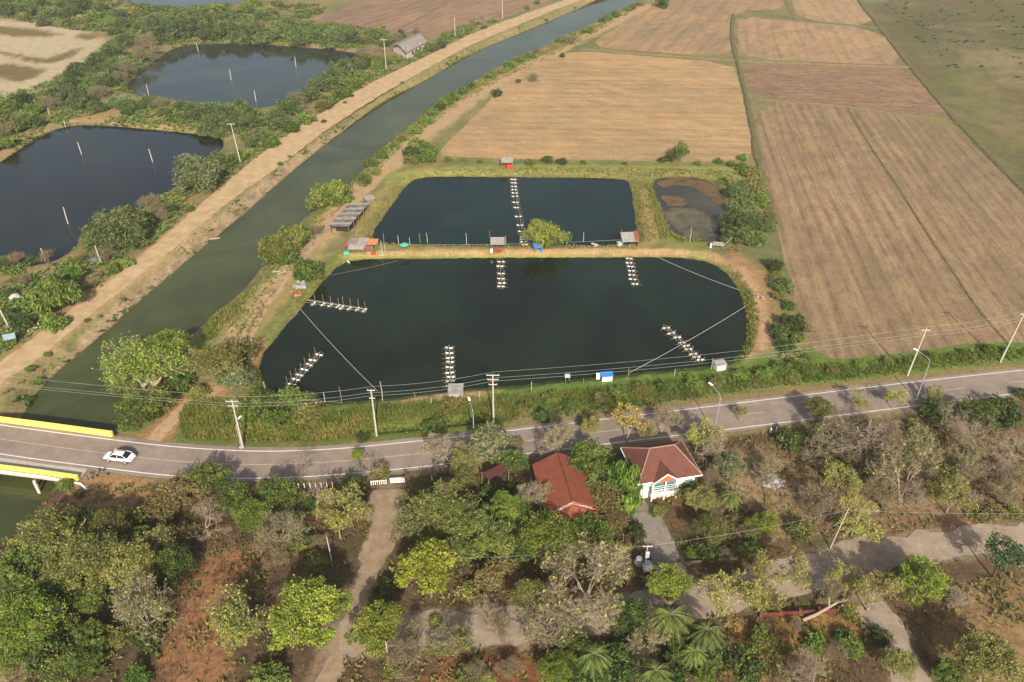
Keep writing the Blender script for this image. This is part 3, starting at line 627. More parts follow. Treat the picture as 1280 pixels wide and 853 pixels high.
reg('olive', 'leafy_tree', 4.2, 5.0, [crown(s, 4.2, 4.8, 3.2, 34, 1.1, 26, 15, .21, ML['olive'], M['bark'], .2, cs=.6) for s in (9, 10, 11)])
reg('yg', 'sparse_tree', 3.6, 4.3, [bare(s, 3.6, 6.4, M['barkpale'], ML['yg'], 5200, .2, .14, 5, stemn=1, twn=5, names=('foliage', 'branches')) for s in (12, 13, 44)])
reg('spread', 'spreading_tree', 6.0, 5.2, [bare(46, 6.0, 7.6, M['barkpale'], ML['bright'], 11000, .27, .3, 5, spread=.6, stemn=2, twn=6)])
reg('greylow', 'leafy_tree', 3.6, 3.0, [crown(s, 3.6, 3.0, 2.9, 30, 1.15, 24, 13, .25, ML['grey'], M['bark'], .14, stemn=3, cs=.6, low=True) for s in (47, 48)])
reg('grey', 'leafy_tree', 3.6, 4.2, [crown(s, 3.6, 4.2, 2.8, 20, 1.1, 20, 12, .26, ML['grey'], M['barkpale'], .18, cs=.6, low=True) for s in (14, 15)])
reg('blue', 'leafy_tree', 3.4, 5.0, [crown(s, 3.4, 5.0, 2.2, 16, 1.0, 18, 10, .26, ML['bluegreen'], M['barkdark'], .18, cs=.65) for s in (16,)])
reg('brown', 'leafy_tree', 3.0, 3.2, [crown(s, 3.0, 3.2, 2.2, 16, 1.0, 20, 12, .26, ML['brown'], M['bark'], .16, cs=.6, low=True) for s in (17, 18)])
reg('pale', 'sparse_tree', 3.0, 3.6, [bare(s, 3.0, 5.2, M['barkpale'], ML['pale'], 2600, .15, .13, 5, stemn=2, twn=7) for s in (19, 20)])
reg('round', 'leafy_tree', 3.6, 2.7, [crown(s, 3.6, 2.7, 2.9, 30, 1.25, 26, 13, .3, ML['round'], M['bark'], .2, cs=.5, low=True) for s in (27, 28)])
reg('feather', 'feathery_tree', 4.2, 4.5, [crown(s, 4.2, 4.2, 3.6, 44, .95, 20, 20, .30, ML['feather'], M['bark'], .2, el=3.5, flat=.3, hang=.25, squash=.5, low=True, cs=.6) for s in (21, 22)])
reg('droop', 'drooping_tree', 3.0, 5.0, [crown(s, 3.0, 4.6, 4.0, 26, .85, 14, 14, .6, ML['droop'], M['bark'], .2, el=5, hang=.6, low=True, cs=.6) for s in (23, 24)])
reg('weep', 'drooping_tree', 4.6, 3.6, [crown(25, 4.6, 3.6, 3.2, 24, 1.4, 22, 18, .5, ML['bushb'], M['bark'], .2, el=3.5, hang=.55, low=True)])
reg('yellow', 'flowering_tree', 2.4, 4.6, [bare(26, 2.4, 6.0, M['barkpale'], ML['yellow'], 900, .24, .12, 4, names=('flowers', 'branches'))])
reg('bare', 'bare_tree', 3.4, 3.4, [bare(s, 3.4, 5.6, M['twig'], None, 0, .2, .14, 5, stemn=1+s % 2, twn=4, tw=.03) for s in (30, 31, 32)])
reg('barep', 'bare_tree', 3.0, 2.8, [bare(s, 3.0, 4.2, M['twigpink'], ML['olive'], 500, .16, .08, 5, stemn=3, twn=3, tw=.03) for s in (33, 34)])
reg('half', 'half_bare_tree', 3.8, 3.8, [bare(s, 3.8, 6.4, M['twig'], ML['olive'], 1500, .22, .16, 5, stemn=2) for s in (36, 37, 38)])
reg('halfg', 'half_bare_tree', 3.8, 3.8, [bare(s, 3.8, 6.2, M['bark'], ML['bright'], 1500, .26, .16, 5, stemn=2) for s in (39, 40)])
reg('fan', 'feathery_tree', 4.4, 3.6, [bare(49, 4.4, 6.4, M['bark'], ML['feather'], 11000, .24, .18, 5, spread=.5, stemn=3, twn=6, el=3)])
reg('palm', 'palm_tree', 2.6, 4.2, [palm(s, 4.6, 22, 2.7, ML['palm'], M['bark']) for s in (41, 42)])
N2 = ('foliage', 'stems')
reg('bush', 'thorn_bush', 3.0, 1.5, [crown(s, 3.0, 1.5, 2.1, 26, .95, 24, 14, .26, ML['bush'], M['bark'], .08, stemn=3, low=True, names=N2, cs=.55, el=2.2) for s in (50, 51, 52, 53)])
reg('bigbush', 'thorn_bush', 6.0, 2.6, [crown(s, 6.0, 2.6, 3.6, 36, 1.7, 34, 14, .42, ML['bush'], M['bark'], .12, stemn=4, low=True, names=N2, cs=.55, el=2.5) for s in (54, 55)])
reg('bushb', 'green_bush', 2.4, 1.1, [crown(s, 2.4, 1.1, 1.6, 18, .85, 18, 12, .3, ML['bushb'], M['bark'], .07, stemn=3, low=True, names=N2, cs=.5) for s in (56, 57, 58)])
reg('bushk', 'green_bush', 2.2, 1.2, [crown(s, 2.2, 1.2, 1.7, 16, .85, 18, 12, .28, ML['dark'], M['bark'], .07, stemn=3, low=True, names=N2, cs=.5) for s in (59, 60)])
reg('busho', 'olive_bush', 2.4, 1.1, [crown(s, 2.4, 1.1, 1.6, 18, .8, 16, 10, .25, ML['olive'], M['bark'], .07, stemn=3, low=True, names=N2, cs=.6) for s in (61, 62)])
reg('bushd', 'dry_bush', 2.6, 1.2, [bare(s, 2.6, 2.9, M['twigpink'], ML['bush'], 900, .2, .06, 5, stemn=4, twn=3, tw=.03, spread=.8) for s in (63, 64)])
reg('bushr', 'dry_bush', 2.4, 1.1, [crown(s, 2.4, 1.1, 1.5, 16, .8, 16, 10, .24, ML['brown'], M['twigpink'], .07, stemn=3, low=True, names=N2, cs=.6) for s in (65,)])
PROTO = {}; HOLD = []
def plant(kind, cx, cy, rp, label, cat=None, group=None, rot=None, hs=1.0, ground=None):
    name, R0, Zc, vs_ = KIND[kind]; s = rp/ppm(cx, cy, 2)/R0
    for _ in range(2): s = rp/ppm(cx, cy, Zc*s*hs)/R0
    p = G(cx, cy, Zc*s*hs-.2); z = ground if ground is not None else gz(p.x, p.y); k = rnd.randrange(len(vs_))
    r = thing(name, (p.x, p.y, z), rnd.uniform(0, 6.28) if rot is None else rot, label, cat or {'leafy_tree': 'tree', 'bare_tree': 'tree', 'half_bare_tree': 'tree', 'feathery_tree': 'tree', 'drooping_tree': 'tree', 'flowering_tree': 'tree', 'sparse_tree': 'tree', 'spreading_tree': 'tree', 'palm_tree': 'palm'}.get(name, 'bush'), group)
    q_ = rnd.uniform(.88, 1.12); r.scale = (s*q_, s/q_, s*hs*rnd.uniform(.92, 1.08))
    for pn, me in vs_[k]: link(bpy.data.objects.new(pn, me), r)
    return r
ORD = 'first second third fourth fifth sixth seventh eighth ninth tenth eleventh twelfth thirteenth fourteenth fifteenth sixteenth seventeenth eighteenth nineteenth twentieth'.split()+['twenty-'+w_ for w_ in 'first second third fourth fifth sixth seventh eighth ninth'.split()]+['thirtieth']
LOOK = {'bush': 'grey-green thorn bush', 'bigbush': 'big spreading grey-green bush', 'bushb': 'bright green bush', 'bushk': 'dark green bush', 'busho': 'olive green bush', 'bushd': 'leafless pinkish dry bush', 'bushr': 'brown dry bush', 'barep': 'pinkish leafless tree', 'bare': 'grey leafless tree', 'bright': 'round bright green tree', 'half': 'half bare grey tree', 'grey': 'grey-green tree', 'yg': 'pale yellow-green tree', 'olive': 'olive green tree', 'halfg': 'half bare green tree', 'pale': 'pale straw-coloured tree'}
def row(place, items, group, start='left'):
    """items: (kind, x, y, r); labels count each kind along the row"""
    cnt = {}; tot = {}
    for it in items: tot[it[0]] = tot.get(it[0], 0)+1
    for k, x, y, r in items:
        cnt[k] = cnt.get(k, 0)+1
        lab = f"{LOOK[k]}, {ORD[cnt[k]-1]} from {start}, {place}" if tot[k] > 1 else f"{LOOK[k]}, the only one {place}"
        plant(k, x+rnd.uniform(-1.5, 1.5), y+rnd.uniform(-1, 1), r*rnd.uniform(.92, 1.1), lab, None, group)

# --- bushes on the banks and round the fish ponds
row('along the far bank of the canal', [('bushb',463,203,9),('bushb',477,194,9),('bushb',490,184,9),('busho',503,174,8),('bushb',517,164,9),('bushb',531,152,10),('bushb',541,142,9),('bushk',549,135,8),('bushb',556,127,10),('bushb',566,122,9),('bushb',578,115,7),('bushb',590,108,8),('busho',601,103,7),('bushb',612,96,7),('busho',624,90,7),('bushb',636,83,8),('bushb',649,75,7),('bushb',660,70,7),('bushr',672,64,5),('bushb',699,52,5),('busho',707,47,6),('bushb',717,43,5),('bushb',733,37,7),('bushb',752,26,6),('bushb',760,22,6),('bushb',768,18,6),('bushb',783,12,5),('bushr',800,5,6),('bushb',790,9,5)], 'bushes along the farm side of the canal')
row('on the track beside the canal', [('bushk',512,192,12),('bushb',524,184,16),('bushb',532,196,14),('busho',516,200,10),('bushb',540,190,10)], 'bushes at the bend of the track')
row('between dirt road and upper pond', [('bushb',300,196,12),('bush',322,172,17),('bushb',338,176,14),('bush',316,152,16),('bush',345,150,18),('bushb',362,160,14),('bush',362,134,16),('bushd',372,128,13),('bushb',384,148,13),('bush',385,120,14),('busho',402,132,12),('bushb',408,128,13),('bushb',425,118,12),('bush',400,105,15),('bush',418,97,17),('bushb',440,103,14),('bush',430,86,15),('bushb',452,96,12),('bush',448,80,13),('busho',460,75,14),('barep',470,66,13),('bushb',470,82,10),('bushd',455,66,11),('bushb',482,76,9),('busho',497,72,8)], 'bushes between the dirt road and the upper fish pond')
row('on the top bank of the upper pond', [('bush',205,42,17),('bush',228,36,18),('bush',250,30,17),('bush',262,42,15),('bush',282,36,17),('bush',300,44,14),('bush',312,34,17),('bush',330,46,14),('bush',348,40,17),('bush',372,48,15),('bush',392,44,16),('bush',415,50,15),('bush',437,45,14),('busho',455,50,12),('bush',468,44,13),('bush',480,52,10),('barep',495,46,9),('bush',502,44,8),('busho',475,36,8),('bush',360,28,10)], 'bushes behind the upper fish pond')
row('in the scrub behind the upper pond', [('bush',196,26,14),('bush',222,20,12),('bushb',240,14,9),('bush',252,16,12),('bushb',270,12,10),('bush',290,18,10),('bushb',308,12,11),('bush',325,20,10),('busho',340,14,9),('bushb',318,4,8),('bush',345,4,9),('busho',378,8,8),('busho',395,14,8),('bush',280,24,10)], 'scrub bushes at the top left')
row('on the bank between the left ponds', [('bushk',28,128,14),('bushb',42,138,13),('bushd',62,130,12),('bush',72,118,17),('bush',92,108,18),('bush',100,126,17),('bushb',112,112,13),('bushd',125,118,12),('bush',132,102,15),('bush',122,134,12),('bush',150,128,13),('bushb',168,134,10),('bush',182,130,11),('bushd',200,132,9),('bush',158,140,8),('bush',205,140,9),('bush',225,133,9)], 'bushes on the bank between the left ponds')
row('on the near shore of the upper pond', [('bush',248,140,17),('bush',265,150,18),('bush',284,142,16),('bush',300,135,13),('bush',310,142,14),('bush',256,160,13),('bush',292,158,14),('bush',276,165,10),('bushb',306,170,10)], 'bushes where the two left ponds meet')
row('left of the upper pond', [('bush',98,86,14),('bushk',110,92,10),('bush',122,78,15),('bush',140,66,16),('bush',150,80,15),('barep',172,68,13),('bushd',160,88,12),('bushd',148,98,11),('bush',158,52,15),('barep',185,50,14),('bush',178,38,14),('barep',196,62,9),('bush',136,88,12),('bushk',90,94,9),('bush',120,100,14),('bushk',125,86,9)], 'bushes left of the upper fish pond')
row('at the left edge above the lower pond', [('bushb',5,146,13),('bushb',18,160,14),('bushd',8,164,12),('bushb',32,150,12),('bushk',50,154,8),('bushb',4,180,12),('bushk',38,126,10),('bushb',14,134,12),('bushd',24,148,10)], 'bushes at the left edge beside the lower left pond')
row('beyond the sandy flats', [('bush',8,14,12),('bushb',22,8,12),('bush',36,14,12),('bushb',50,6,11),('bush',62,16,12),('bushb',75,8,10),('bush',88,16,10),('bushk',104,6,10),('bushb',118,20,10),('bush',122,10,9),('bushb',135,28,11),('bush',150,18,10),('bush',155,30,11),('busho',100,26,10),('busho',80,28,9),('bush',55,28,9),('bush',142,38,9),('busho',30,22,8),('bushb',5,2,8),('bush',95,-2,9),('busho',170,14,8)], 'bushes beyond the sandy flats')
row('beside the old shed', [('bushb',520,68,7),('bushb',530,62,7),('bush',542,60,8),('bush',552,56,7),('bushb',565,46,4),('bushb',556,44,5),('barep',521,38,6),('bushb',576,46,4),('bushb',584,41,4),('bushb',604,34,4),('bushb',618,27,4),('bushb',612,28,4),('bushb',660,10,4),('bushb',673,4,4)], 'bushes between the old shed and the field')
row('on the near bank of the lower left pond', [('bush',6,326,13),('barep',22,322,12),('bush',36,322,10),('barep',58,322,11),('busho',100,326,10),('bushd',128,322,13),('bushk',12,368,10),('barep',30,352,10),('barep',185,252,12),('bushd',200,262,12),('bushk',214,262,10),('busho',224,240,9),('bushb',238,262,6),('bushd',208,272,9)], 'bushes on the near bank of the lower left pond')
row('low along the dirt road', [('bushb',12,424,12),('bushk',26,404,14),('bushk',8,396,13),('bushb',60,442,5),('bushb',38,462,6),('bushb',45,468,7),('bushk',35,488,5),('bushb',108,402,4),('bushb',123,395,3),('bushb',153,372,4),('busho',187,352,4),('busho',210,337,3),('bushb',159,330,9),('bushb',142,336,9),('bushk',405,152,3),('bushk',440,120,3),('bushb',502,103,3),('bushb',430,128,3),('bushb',350,205,4),('bushb',362,196,3)], 'low bushes along the dirt road')
row('behind the upper black pond', [('bushb',560,200,6),('bushb',580,201,5),('bushb',664,204,6),('bushk',684,200,7),('bushk',703,204,6),('bushb',728,205,5),('bushk',640,204,3),('bushk',836,198,7),('bushk',827,201,6),('bushb',898,203,6),('bushb',928,199,7),('bushb',600,203,4),('bushb',780,206,4),('bushb',872,205,5),('bushb',914,207,6)], 'bushes behind the upper black pond')
row('right of the small muddy pond', [('busho',912,228,13),('bush',920,240,14),('busho',942,232,16),('bush',930,258,16),('bushb',950,250,14),('bush',915,272,16),('bush',938,278,18),('bush',928,296,17),('busho',955,272,14),('bushb',945,300,13),('bushk',912,290,12),('bush',905,302,8),('busho',938,216,12),('bushb',926,210,9),('bush',960,285,9)], 'bushes crowding the small muddy pond')
row('along the left edge of the big field', [('bushk',970,332,11),('busho',968,345,8),('bush',978,358,15),('bushr',975,372,10),('bushb',985,385,9),('bushk',988,408,17),('bushk',975,415,13),('bushb',996,424,10),('bushk',985,432,12),('busho',988,446,12),('bushb',992,458,12),('bushb',1003,447,9),('bushb',978,462,13),('busho',990,474,10)], 'bushes along the left edge of the big field', 'top')
for a in (('bushk',703,70,4,'small dark green shrub on the far canal track','far'),('bushk',622,117,7,'rounded dark shrub at the left corner of the far stubble field',''),('bushd',666,99,8,'reddish dry brush heap beside the far track',''),('bushk',648,102,4,'small green shrub next to the reddish brush heap',''),('bushd',713,52,8,'dark reddish dry bush on the far canal bank','')):
    plant(a[0], a[1], a[2], a[3], a[4])
# --- single trees of the middle distance
T = plant
T('round',412,241,24,'round yellow-green tree on the canal bank beside the plank-roofed shed')
T('round',345,312,22,'yellow-green bushy tree at the canal edge, left of its larger neighbour'); T('round',366,298,24,'taller yellow-green tree on the canal bank below the shed')
T('bushb',355,322,18,'low green bush at the foot of the yellow-green canal trees'); T('bushb',430,248,12,'dark green bush under the round yellow-green tree')
T('bushd',394,290,10,'greyish dry brush between the yellow-green trees and the track')
T('bushb',383,339,21,'compact dark-green domed tree at the corner of the large pond', 'tree', hs=1.1)
T('round',679,293,22,'lone leafy tree on the dyke between the two black ponds', hs=1.15)
T('dense',852,188,11,'tall narrow dark tree at the field edge behind the black pond', hs=1.3)
T('bushk',829,3,9,'dark shade tree at the top edge above the parked black vehicle', 'tree', hs=1.3)
T('bushb',455,226,12,'bright green bush on the bank just above the round tree'); T('bushb',470,215,8,'small bright green bush where the track meets the canal')
T('bigbush',152,284,40,'large dome-shaped grey-green tree between the left pond and the dirt road', 'tree', hs=1.1)
T('bigbush',122,300,22,'smaller grey-green thorn tree leaning over the left pond', 'tree')
T('busho',125,316,13,'olive scrub under the large dome-shaped tree'); T('weep',68,366,31,'bright green weeping tree beside the dirt road')
T('weep',88,345,15,'small bright green tree behind the weeping tree'); T('bushb',68,404,17,'green bushes at the foot of the weeping tree','bush')
T('greylow',245,214,31,'grey-green tree at the right corner of the left pond'); T('bush',272,204,20,'green thorn bush right of the grey-green pond corner tree')
T('busho',20,350,9,'small olive bush beside the pale concrete lump')
# riverside group by the bridge
T('spread',178,468,58,'broad flat-topped tree with pale forked limbs overhanging the canal', hs=.85)
T('spread',140,452,32,'left lobe tree of the canal group, pale limbs over the water', hs=.9); T('bright',205,440,32,'leafy tree at the back of the canal group')
T('dense',180,508,30,'dense green tree at the canal edge nearest the yellow parapet', hs=.8)
T('bushb',225,480,20,'green bush at the start of the brown footpath'); T('bushb',155,535,9,'small bush at the end of the yellow parapet'); T('bushb',168,536,7,'low green weeds clump right of the parapet end')
T('olive',268,452,34,'olive-grey tree left of the pond corner', hs=.8); T('busho',300,440,24,'olive bush between the track and the pond corner'); T('greylow',292,472,26,'grey-green bush above the bend of the brown footpath', hs=.7)
T('busho',248,492,14,'pale scrubby bush beside the brown footpath')
for i, (k, x, y, r) in enumerate([('bushb',330,505,22),('bushb',362,500,22),('bushb',345,525,20),('busho',385,518,20),('bushb',318,522,18),('bushb',382,498,15),('busho',300,512,14)]):
    T(k, x, y, r, f'tangled green thicket below the pond corner, {ORD[i]} of seven clumps', 'bush', 'thicket clumps below the pond corner')
T('bushk',548,525,14,'dark green bush on the verge left of the street lamp'); T('bushk',536,535,11,'dark bush at the road edge under the street lamp'); T('bushk',452,548,8,'dark round shrub at the foot of the grass slope'); T('busho',566,508,16,'green bush behind the grey pump platform')
T('bushk',710,510,12,'dark bush in the grass strip behind the pale roadside tree'); T('bushk',678,522,12,'dark shrub on the verge opposite the red-roofed house'); T('busho',735,525,14,'olive bush on the verge left of the yellow-flowering tree')
for i, (k, x, y, r) in enumerate([('busho',655,512,12),('bushb',690,500,12),('busho',750,500,13),('bushb',772,492,12),('busho',800,488,12),('bushb',830,485,11),('bushb',868,480,12),('busho',895,478,11),('bushb',925,470,11),('bushb',955,470,12),('bushb',1010,466,9),('busho',1040,464,8),('bushb',1075,458,8),('busho',1110,452,8),('bushb',1165,446,8),('bushb',1205,442,8),('bushb',1235,438,10),('bushb',1262,440,9)]):
    T(k, x, y, r, f'low green scrub in the strip beyond the road, {ORD[i]} from left', 'bush', 'scrub clumps in the grass strip beyond the road')
# --- the grove, left part
for a in [
 ('olive',62,668,42,'feathery olive tree hanging over the canal below the bridge'),('olive',105,700,44,'broad olive tree just right of the one over the canal'),('dense',28,705,36,'dark green tree at the left edge below the canal'),
 ('bright',35,780,44,'big green tree at the left edge above the bottom corner'),('olive',162,712,36,'olive tree in the left grove, left of the sandy clearing'),('bushr',100,755,26,'brown dry thicket under the olive trees'),
 ('half',190,765,46,'sprawling leafless tree with pale arching limbs in the left grove'),('bare',255,650,30,'leafless greyish tree in front of the reddish clearing'),('brown',225,612,28,'brown-green tree at the roadside shadow by the bridge'),
 ('dense',258,600,24,'dark green roadside tree right of the brownish one'),('brown',205,636,22,'low brownish tree behind the grey roadside shadow'),('bushr',225,668,20,'orange-brown bush at the top of the reddish clearing'),
 ('dense',292,622,24,'dark green tree between the clearing and the road'),('bright',318,650,26,'green tree at the top right of the reddish clearing'),('dense',345,618,26,'dark leafy tree behind the white roadside posts'),
 ('half',350,672,30,'thin leafless tree in the shade left of the sandy lane'),('halfg',303,755,40,'yellow-green sparse tree at the right of the reddish clearing'),('yg',300,790,26,'low yellow-green tree at the bottom of the clearing'),
 ('bright',383,768,52,'large bright green round tree left of the sandy lane'),('bright',472,783,36,'round green tree on the right side of the sandy lane'),('lime',536,712,40,'bright lime-green tree with clumpy leaves beside the lane'),
 ('yg',421,648,33,'light green tree with a pale trunk at the top of the lane'),('bushb',340,846,22,'bright green bush at the bottom edge near the lane'),('bushk',482,738,17,'small dark tree squeezed between the two lane-side trees'),
 ('fan',545,640,46,'feathery olive tree with fanned branches below the white gate'),('feather',602,662,42,'conifer-like green tree behind the lime-green tree'),('barep',520,662,24,'pinkish leafless brush below the feathery tree'),
 ('brown',615,720,24,'mixed brown and green tree right of the lime-green tree'),('busho',590,738,18,'olive bush under the mixed brown tree'),('halfg',567,800,26,'thin half bare tree standing in the cross lane'),
 ('barep',500,822,30,'leafless grey brush under the round lane-side tree'),('bare',610,770,24,'thin leafless tree casting shadow on the cross lane'),('bushk',438,608,15,'narrow dark green tree by the roadside left of the gate'),
 ('bushk',444,628,16,'dark green bush directly below the narrow roadside tree'),('bright',447,570,9,'small bright sapling on the near road edge'),('bare',462,585,20,'grey leafless tree standing over the road edge left of the gate'),
 ('bare',370,582,19,'spindly leafless tree against the asphalt'),('bare',395,622,22,'pale leafless tree behind the white posts'),('busho',476,592,15,'olive bush at the roadside left of the gate'),
 ('yg',445,640,16,'pale green shrub at the top left of the lane'),('pale',556,562,26,'straw-coloured tree on the road edge right of the lamp'),('yg',582,572,24,'yellowish tree beside the straw-coloured one'),
 ('grey',610,553,30,'grey-green tree over the road below the power pole'),('dense',640,575,20,'green tree between the road and the terracotta roof'),('fan',580,612,26,'feathery yellow-green tree right of the gate'),
 ('bright',635,640,26,'bright green tree at the left side of the terracotta roof'),('bushk',612,618,15,'dark foliage beside the small dark red roof'),
 ('olive',130,660,28,'olive-brown tree at the canal bank shadow below the road'),('dense',75,735,30,'dark green tree in the shade of the left grove'),('bushb',120,826,22,'green bush near the bottom left corner'),
 ('bushk',75,838,20,'dark bush in the bottom left corner'),('bushb',172,845,18,'green bush at the bottom edge left of the clearing'),('bushk',215,720,14,'dark shrub left of the reddish clearing'),('bushb',20,745,22,'green shrub below the dark left edge tree'),
 ('halfg',195,690,26,'thin greenish tree behind the sprawling leafless one'),('bushb',82,607,10,'bright green shrub against the yellow south parapet'),('busho',100,618,7,'small weedy bush at the south end of the bridge'),
 ('dense',385,590,0,'')]:
    if a[4]: T(*a)
# --- the grove, middle part
for a in [
 ('bright',685,674,42,'broad green tree in front of the terracotta-roofed house'),('dense',738,664,28,'darker green tree right of the broad one before the house'),('pale',672,622,24,'pale straw-leaved tree at the left side of the terracotta roof'),
 ('half',735,735,60,'huge half bare tree with many pale limbs in the lower middle'),('half',690,780,36,'second half bare tree below and left of the huge one'),('olive',665,745,26,'olive tree with orange-brown trunk left of the huge bare tree'),
 ('bright',692,840,24,'green tree at the bottom edge left of the palms'),('bushb',745,850,18,'bright shrub at the bottom edge between palms'),('dense',715,815,24,'dark tree in the shade behind the bottom palms'),
 ('bright',838,732,28,'green tree right of the concrete drive'),('yg',912,745,35,'sparse yellow-green tree with pale trunk on the cross lane'),('bright',955,655,19,'bright green small tree at the edge of the dry garden'),
 ('olive',874,626,22,'olive-green tree hiding the right side of the white house'),('olive',890,664,24,'leafy tree right of the concrete drive'),('feather',862,606,13,'feathery yellow-green tree before the white balcony'),
 ('bushb',862,692,9,'small round green bush beside the drive'),('busho',822,640,11,'green shrub at the foot of the white house'),('droop',781,597,22,'bright green drooping tree between the two houses'),
 ('droop',788,626,15,'drooping palm-like tree at the left of the white house'),('brown',758,624,24,'brownish flowering shrub tree between the houses'),('dense',738,580,30,'tall dark tree between the two red roofs'),
 ('dense',742,610,20,'dark shrubbery against the terracotta roof'),('pale',700,546,25,'pale leafless-looking tree on the road beside the terracotta roof'),('yg',735,535,14,'thin pale green tree on the road edge'),
 ('yellow',788,524,21,'yellow-flowering tree on the road edge behind the white house'),('yg',806,540,13,'faded yellow tree touching the maroon roof'),('pale',826,528,18,'grey-brown sparse tree on the road behind the maroon roof'),
 ('yg',842,528,12,'small olive tree at the road edge right of the grey-brown one'),('yg',872,548,22,'sparse tree right of the maroon roof ridge'),('pale',902,558,26,'pale branching tree right of the maroon roof'),
 ('grey',912,582,20,'grey-green tree on the edge of the dry garden'),('barep',890,600,16,'leafless tree at the right eave of the white house'),('palm',915,622,18,'palm behind the dry garden right of the white house'),
 ('halfg',925,520,11,'thin young tree on the road shoulder near the tall lamp'),('yg',645,556,10,'small yellow tree at the road edge below the power pole'),
 ('palm',745,822,26,'palm in the bottom middle, left of the other palms'),('palm',838,770,30,'palm right of the huge bare tree'),('palm',885,792,26,'palm beside the sunlit brown ground'),('palm',815,842,26,'palm at the bottom edge in the middle'),
 ('palm',868,815,20,'small palm squeezed between bright shrubs'),('bushb',888,822,16,'bright green shrub below the right palm'),('bushk',935,835,24,'dark round bush at the bottom edge right of the palms'),
 ('bushb',880,845,14,'green bush at the bottom edge right of the middle palm'),('half',812,800,26,'bare twiggy tree among the palms'),('dense',790,770,24,'dark green tree behind the palms'),('dense',850,795,20,'dark low tree between the palms'),
 ('bushd',905,695,12,'dry brush on the brown ground right of the drive'),('bushk',795,665,12,'dark shrub left of the drive entrance'),('brown',770,650,17,'reddish brown shrub below the drooping trees'),('busho',770,690,18,'olive bush left of the transformer pole'),
 ('bushb',935,665,12,'bright shrub left of the small bright tree'),('busho',925,690,14,'olive bush in the shade right of the brown ground'),('palm',862,598,0,''),('bushk',650,690,14,'dark bush left of the broad front tree'),('bushk',765,715,14,'dark bush behind the water jars')]:
    if a[4]: T(*a)
# --- the grove, right part
for a in [
 ('bushk',985,549,18,'dark green round bush below the road at the dry garden'),('bare',1012,562,24,'pale forked leafless tree right of the dark round bush'),('olive',1026,512,20,'brown-green tree overhanging the road'),
 ('bare',1078,545,42,'large leafless tree with long straight pale limbs below the road'),('bare',1116,540,28,'whitish leafless tree right of the large one'),('half',1045,548,26,'dull brown-green tree behind the long-limbed bare tree'),
 ('bushk',1030,565,16,'dark olive scrub under the long-limbed bare tree'),('bushk',1168,514,18,'dark green bush below the road right of the bare trees'),('busho',1150,540,18,'olive bush under the dark green roadside bush'),
 ('dense',1222,516,24,'dark tree by the roadside near the white fence posts'),('bushk',1255,515,24,'dark green thicket at the right road edge'),('bare',1228,548,36,'large purplish leafless tree at the right edge'),
 ('bare',1268,562,22,'leafless tree cut by the right edge'),('bare',1255,585,20,'brown shaded tree at the right edge'),('yg',1050,604,24,'bright yellow-green young tree in the dry garden'),
 ('half',1138,598,46,'large fuzzy half bare tree in the right grove'),('barep',1110,620,26,'purplish leafless brush under the fuzzy tree'),('yg',1192,622,26,'yellow-green tree with dark leaning trunk'),
 ('barep',1030,634,28,'dark leafless brush in the dry garden'),('barep',1262,618,24,'leafless brush at the right edge above the lane'),('yg',1072,500,12,'yellowish sapling on the road edge'),
 ('yg',1120,500,14,'olive tree on the road edge below the leaning lamp'),('yg',1165,492,12,'pale thin tree against the road near the long pole'),('bushk',1277,492,10,'dark leafy branch at the right edge of the road'),
 ('yg',975,722,34,'yellow-olive tree at the left end of the sunny lane'),('yg',1070,650,26,'pale yellow-green tree beside the leaning white pole'),('yg',1060,730,20,'olive tree on the cross lane before the branch lane'),
 ('yg',1090,742,28,'yellow-green tree at the corner of the branch lane'),('bright',1150,727,33,'green tree on the lane with a dark shadow to its right'),('blue',1256,694,30,'blue-green tree on the lane at the right edge'),
 ('bushb',1020,802,18,'bright green bush left of the branch lane'),('bushb',1062,806,18,'second bright bush nearer the branch lane'),('bare',1018,838,34,'leafless bush with curved pale branches at the bottom edge'),
 ('olive',1124,830,22,'small olive tree standing in the branch lane'),('olive',1235,826,40,'dark olive tree in the bottom right corner'),('dense',1185,842,22,'dark bush at the foot of the white lamp post'),
 ('busho',955,808,18,'olive bush below the red hedge'),('barep',1035,745,22,'bare branches around the fallen pale limb'),('halfg',950,745,20,'half bare green tree at the lane end'),('bare',1190,752,20,'leafless tree beside the shadow on the brown field'),
 ('busho',1060,765,16,'olive bush beside the branch lane corner'),('bushk',1100,800,14,'dark green bush beside the branch lane edge'),('half',1205,575,26,'brown thicket in the right grove'),('busho',1160,570,18,'olive thicket above the fuzzy tree'),
 ('bushr',1240,640,18,'rusty dry bush above the lane at the right'),('half',960,590,18,'thin twiggy tree left of the ash heap'),('busho',1000,665,18,'olive shrub at the lower end of the dry garden'),('busho',1265,640,13,'olive shaded bush at the right end of the lane'),
 ('brown',1100,575,22,'brownish tree in front of the whitish bare tree'),('bushk',1065,572,16,'shaded dark scrub behind the young yellow-green tree'),('bushr',985,595,12,'dry brown bush above the ash heap')]:
    if a[4]: T(*a)

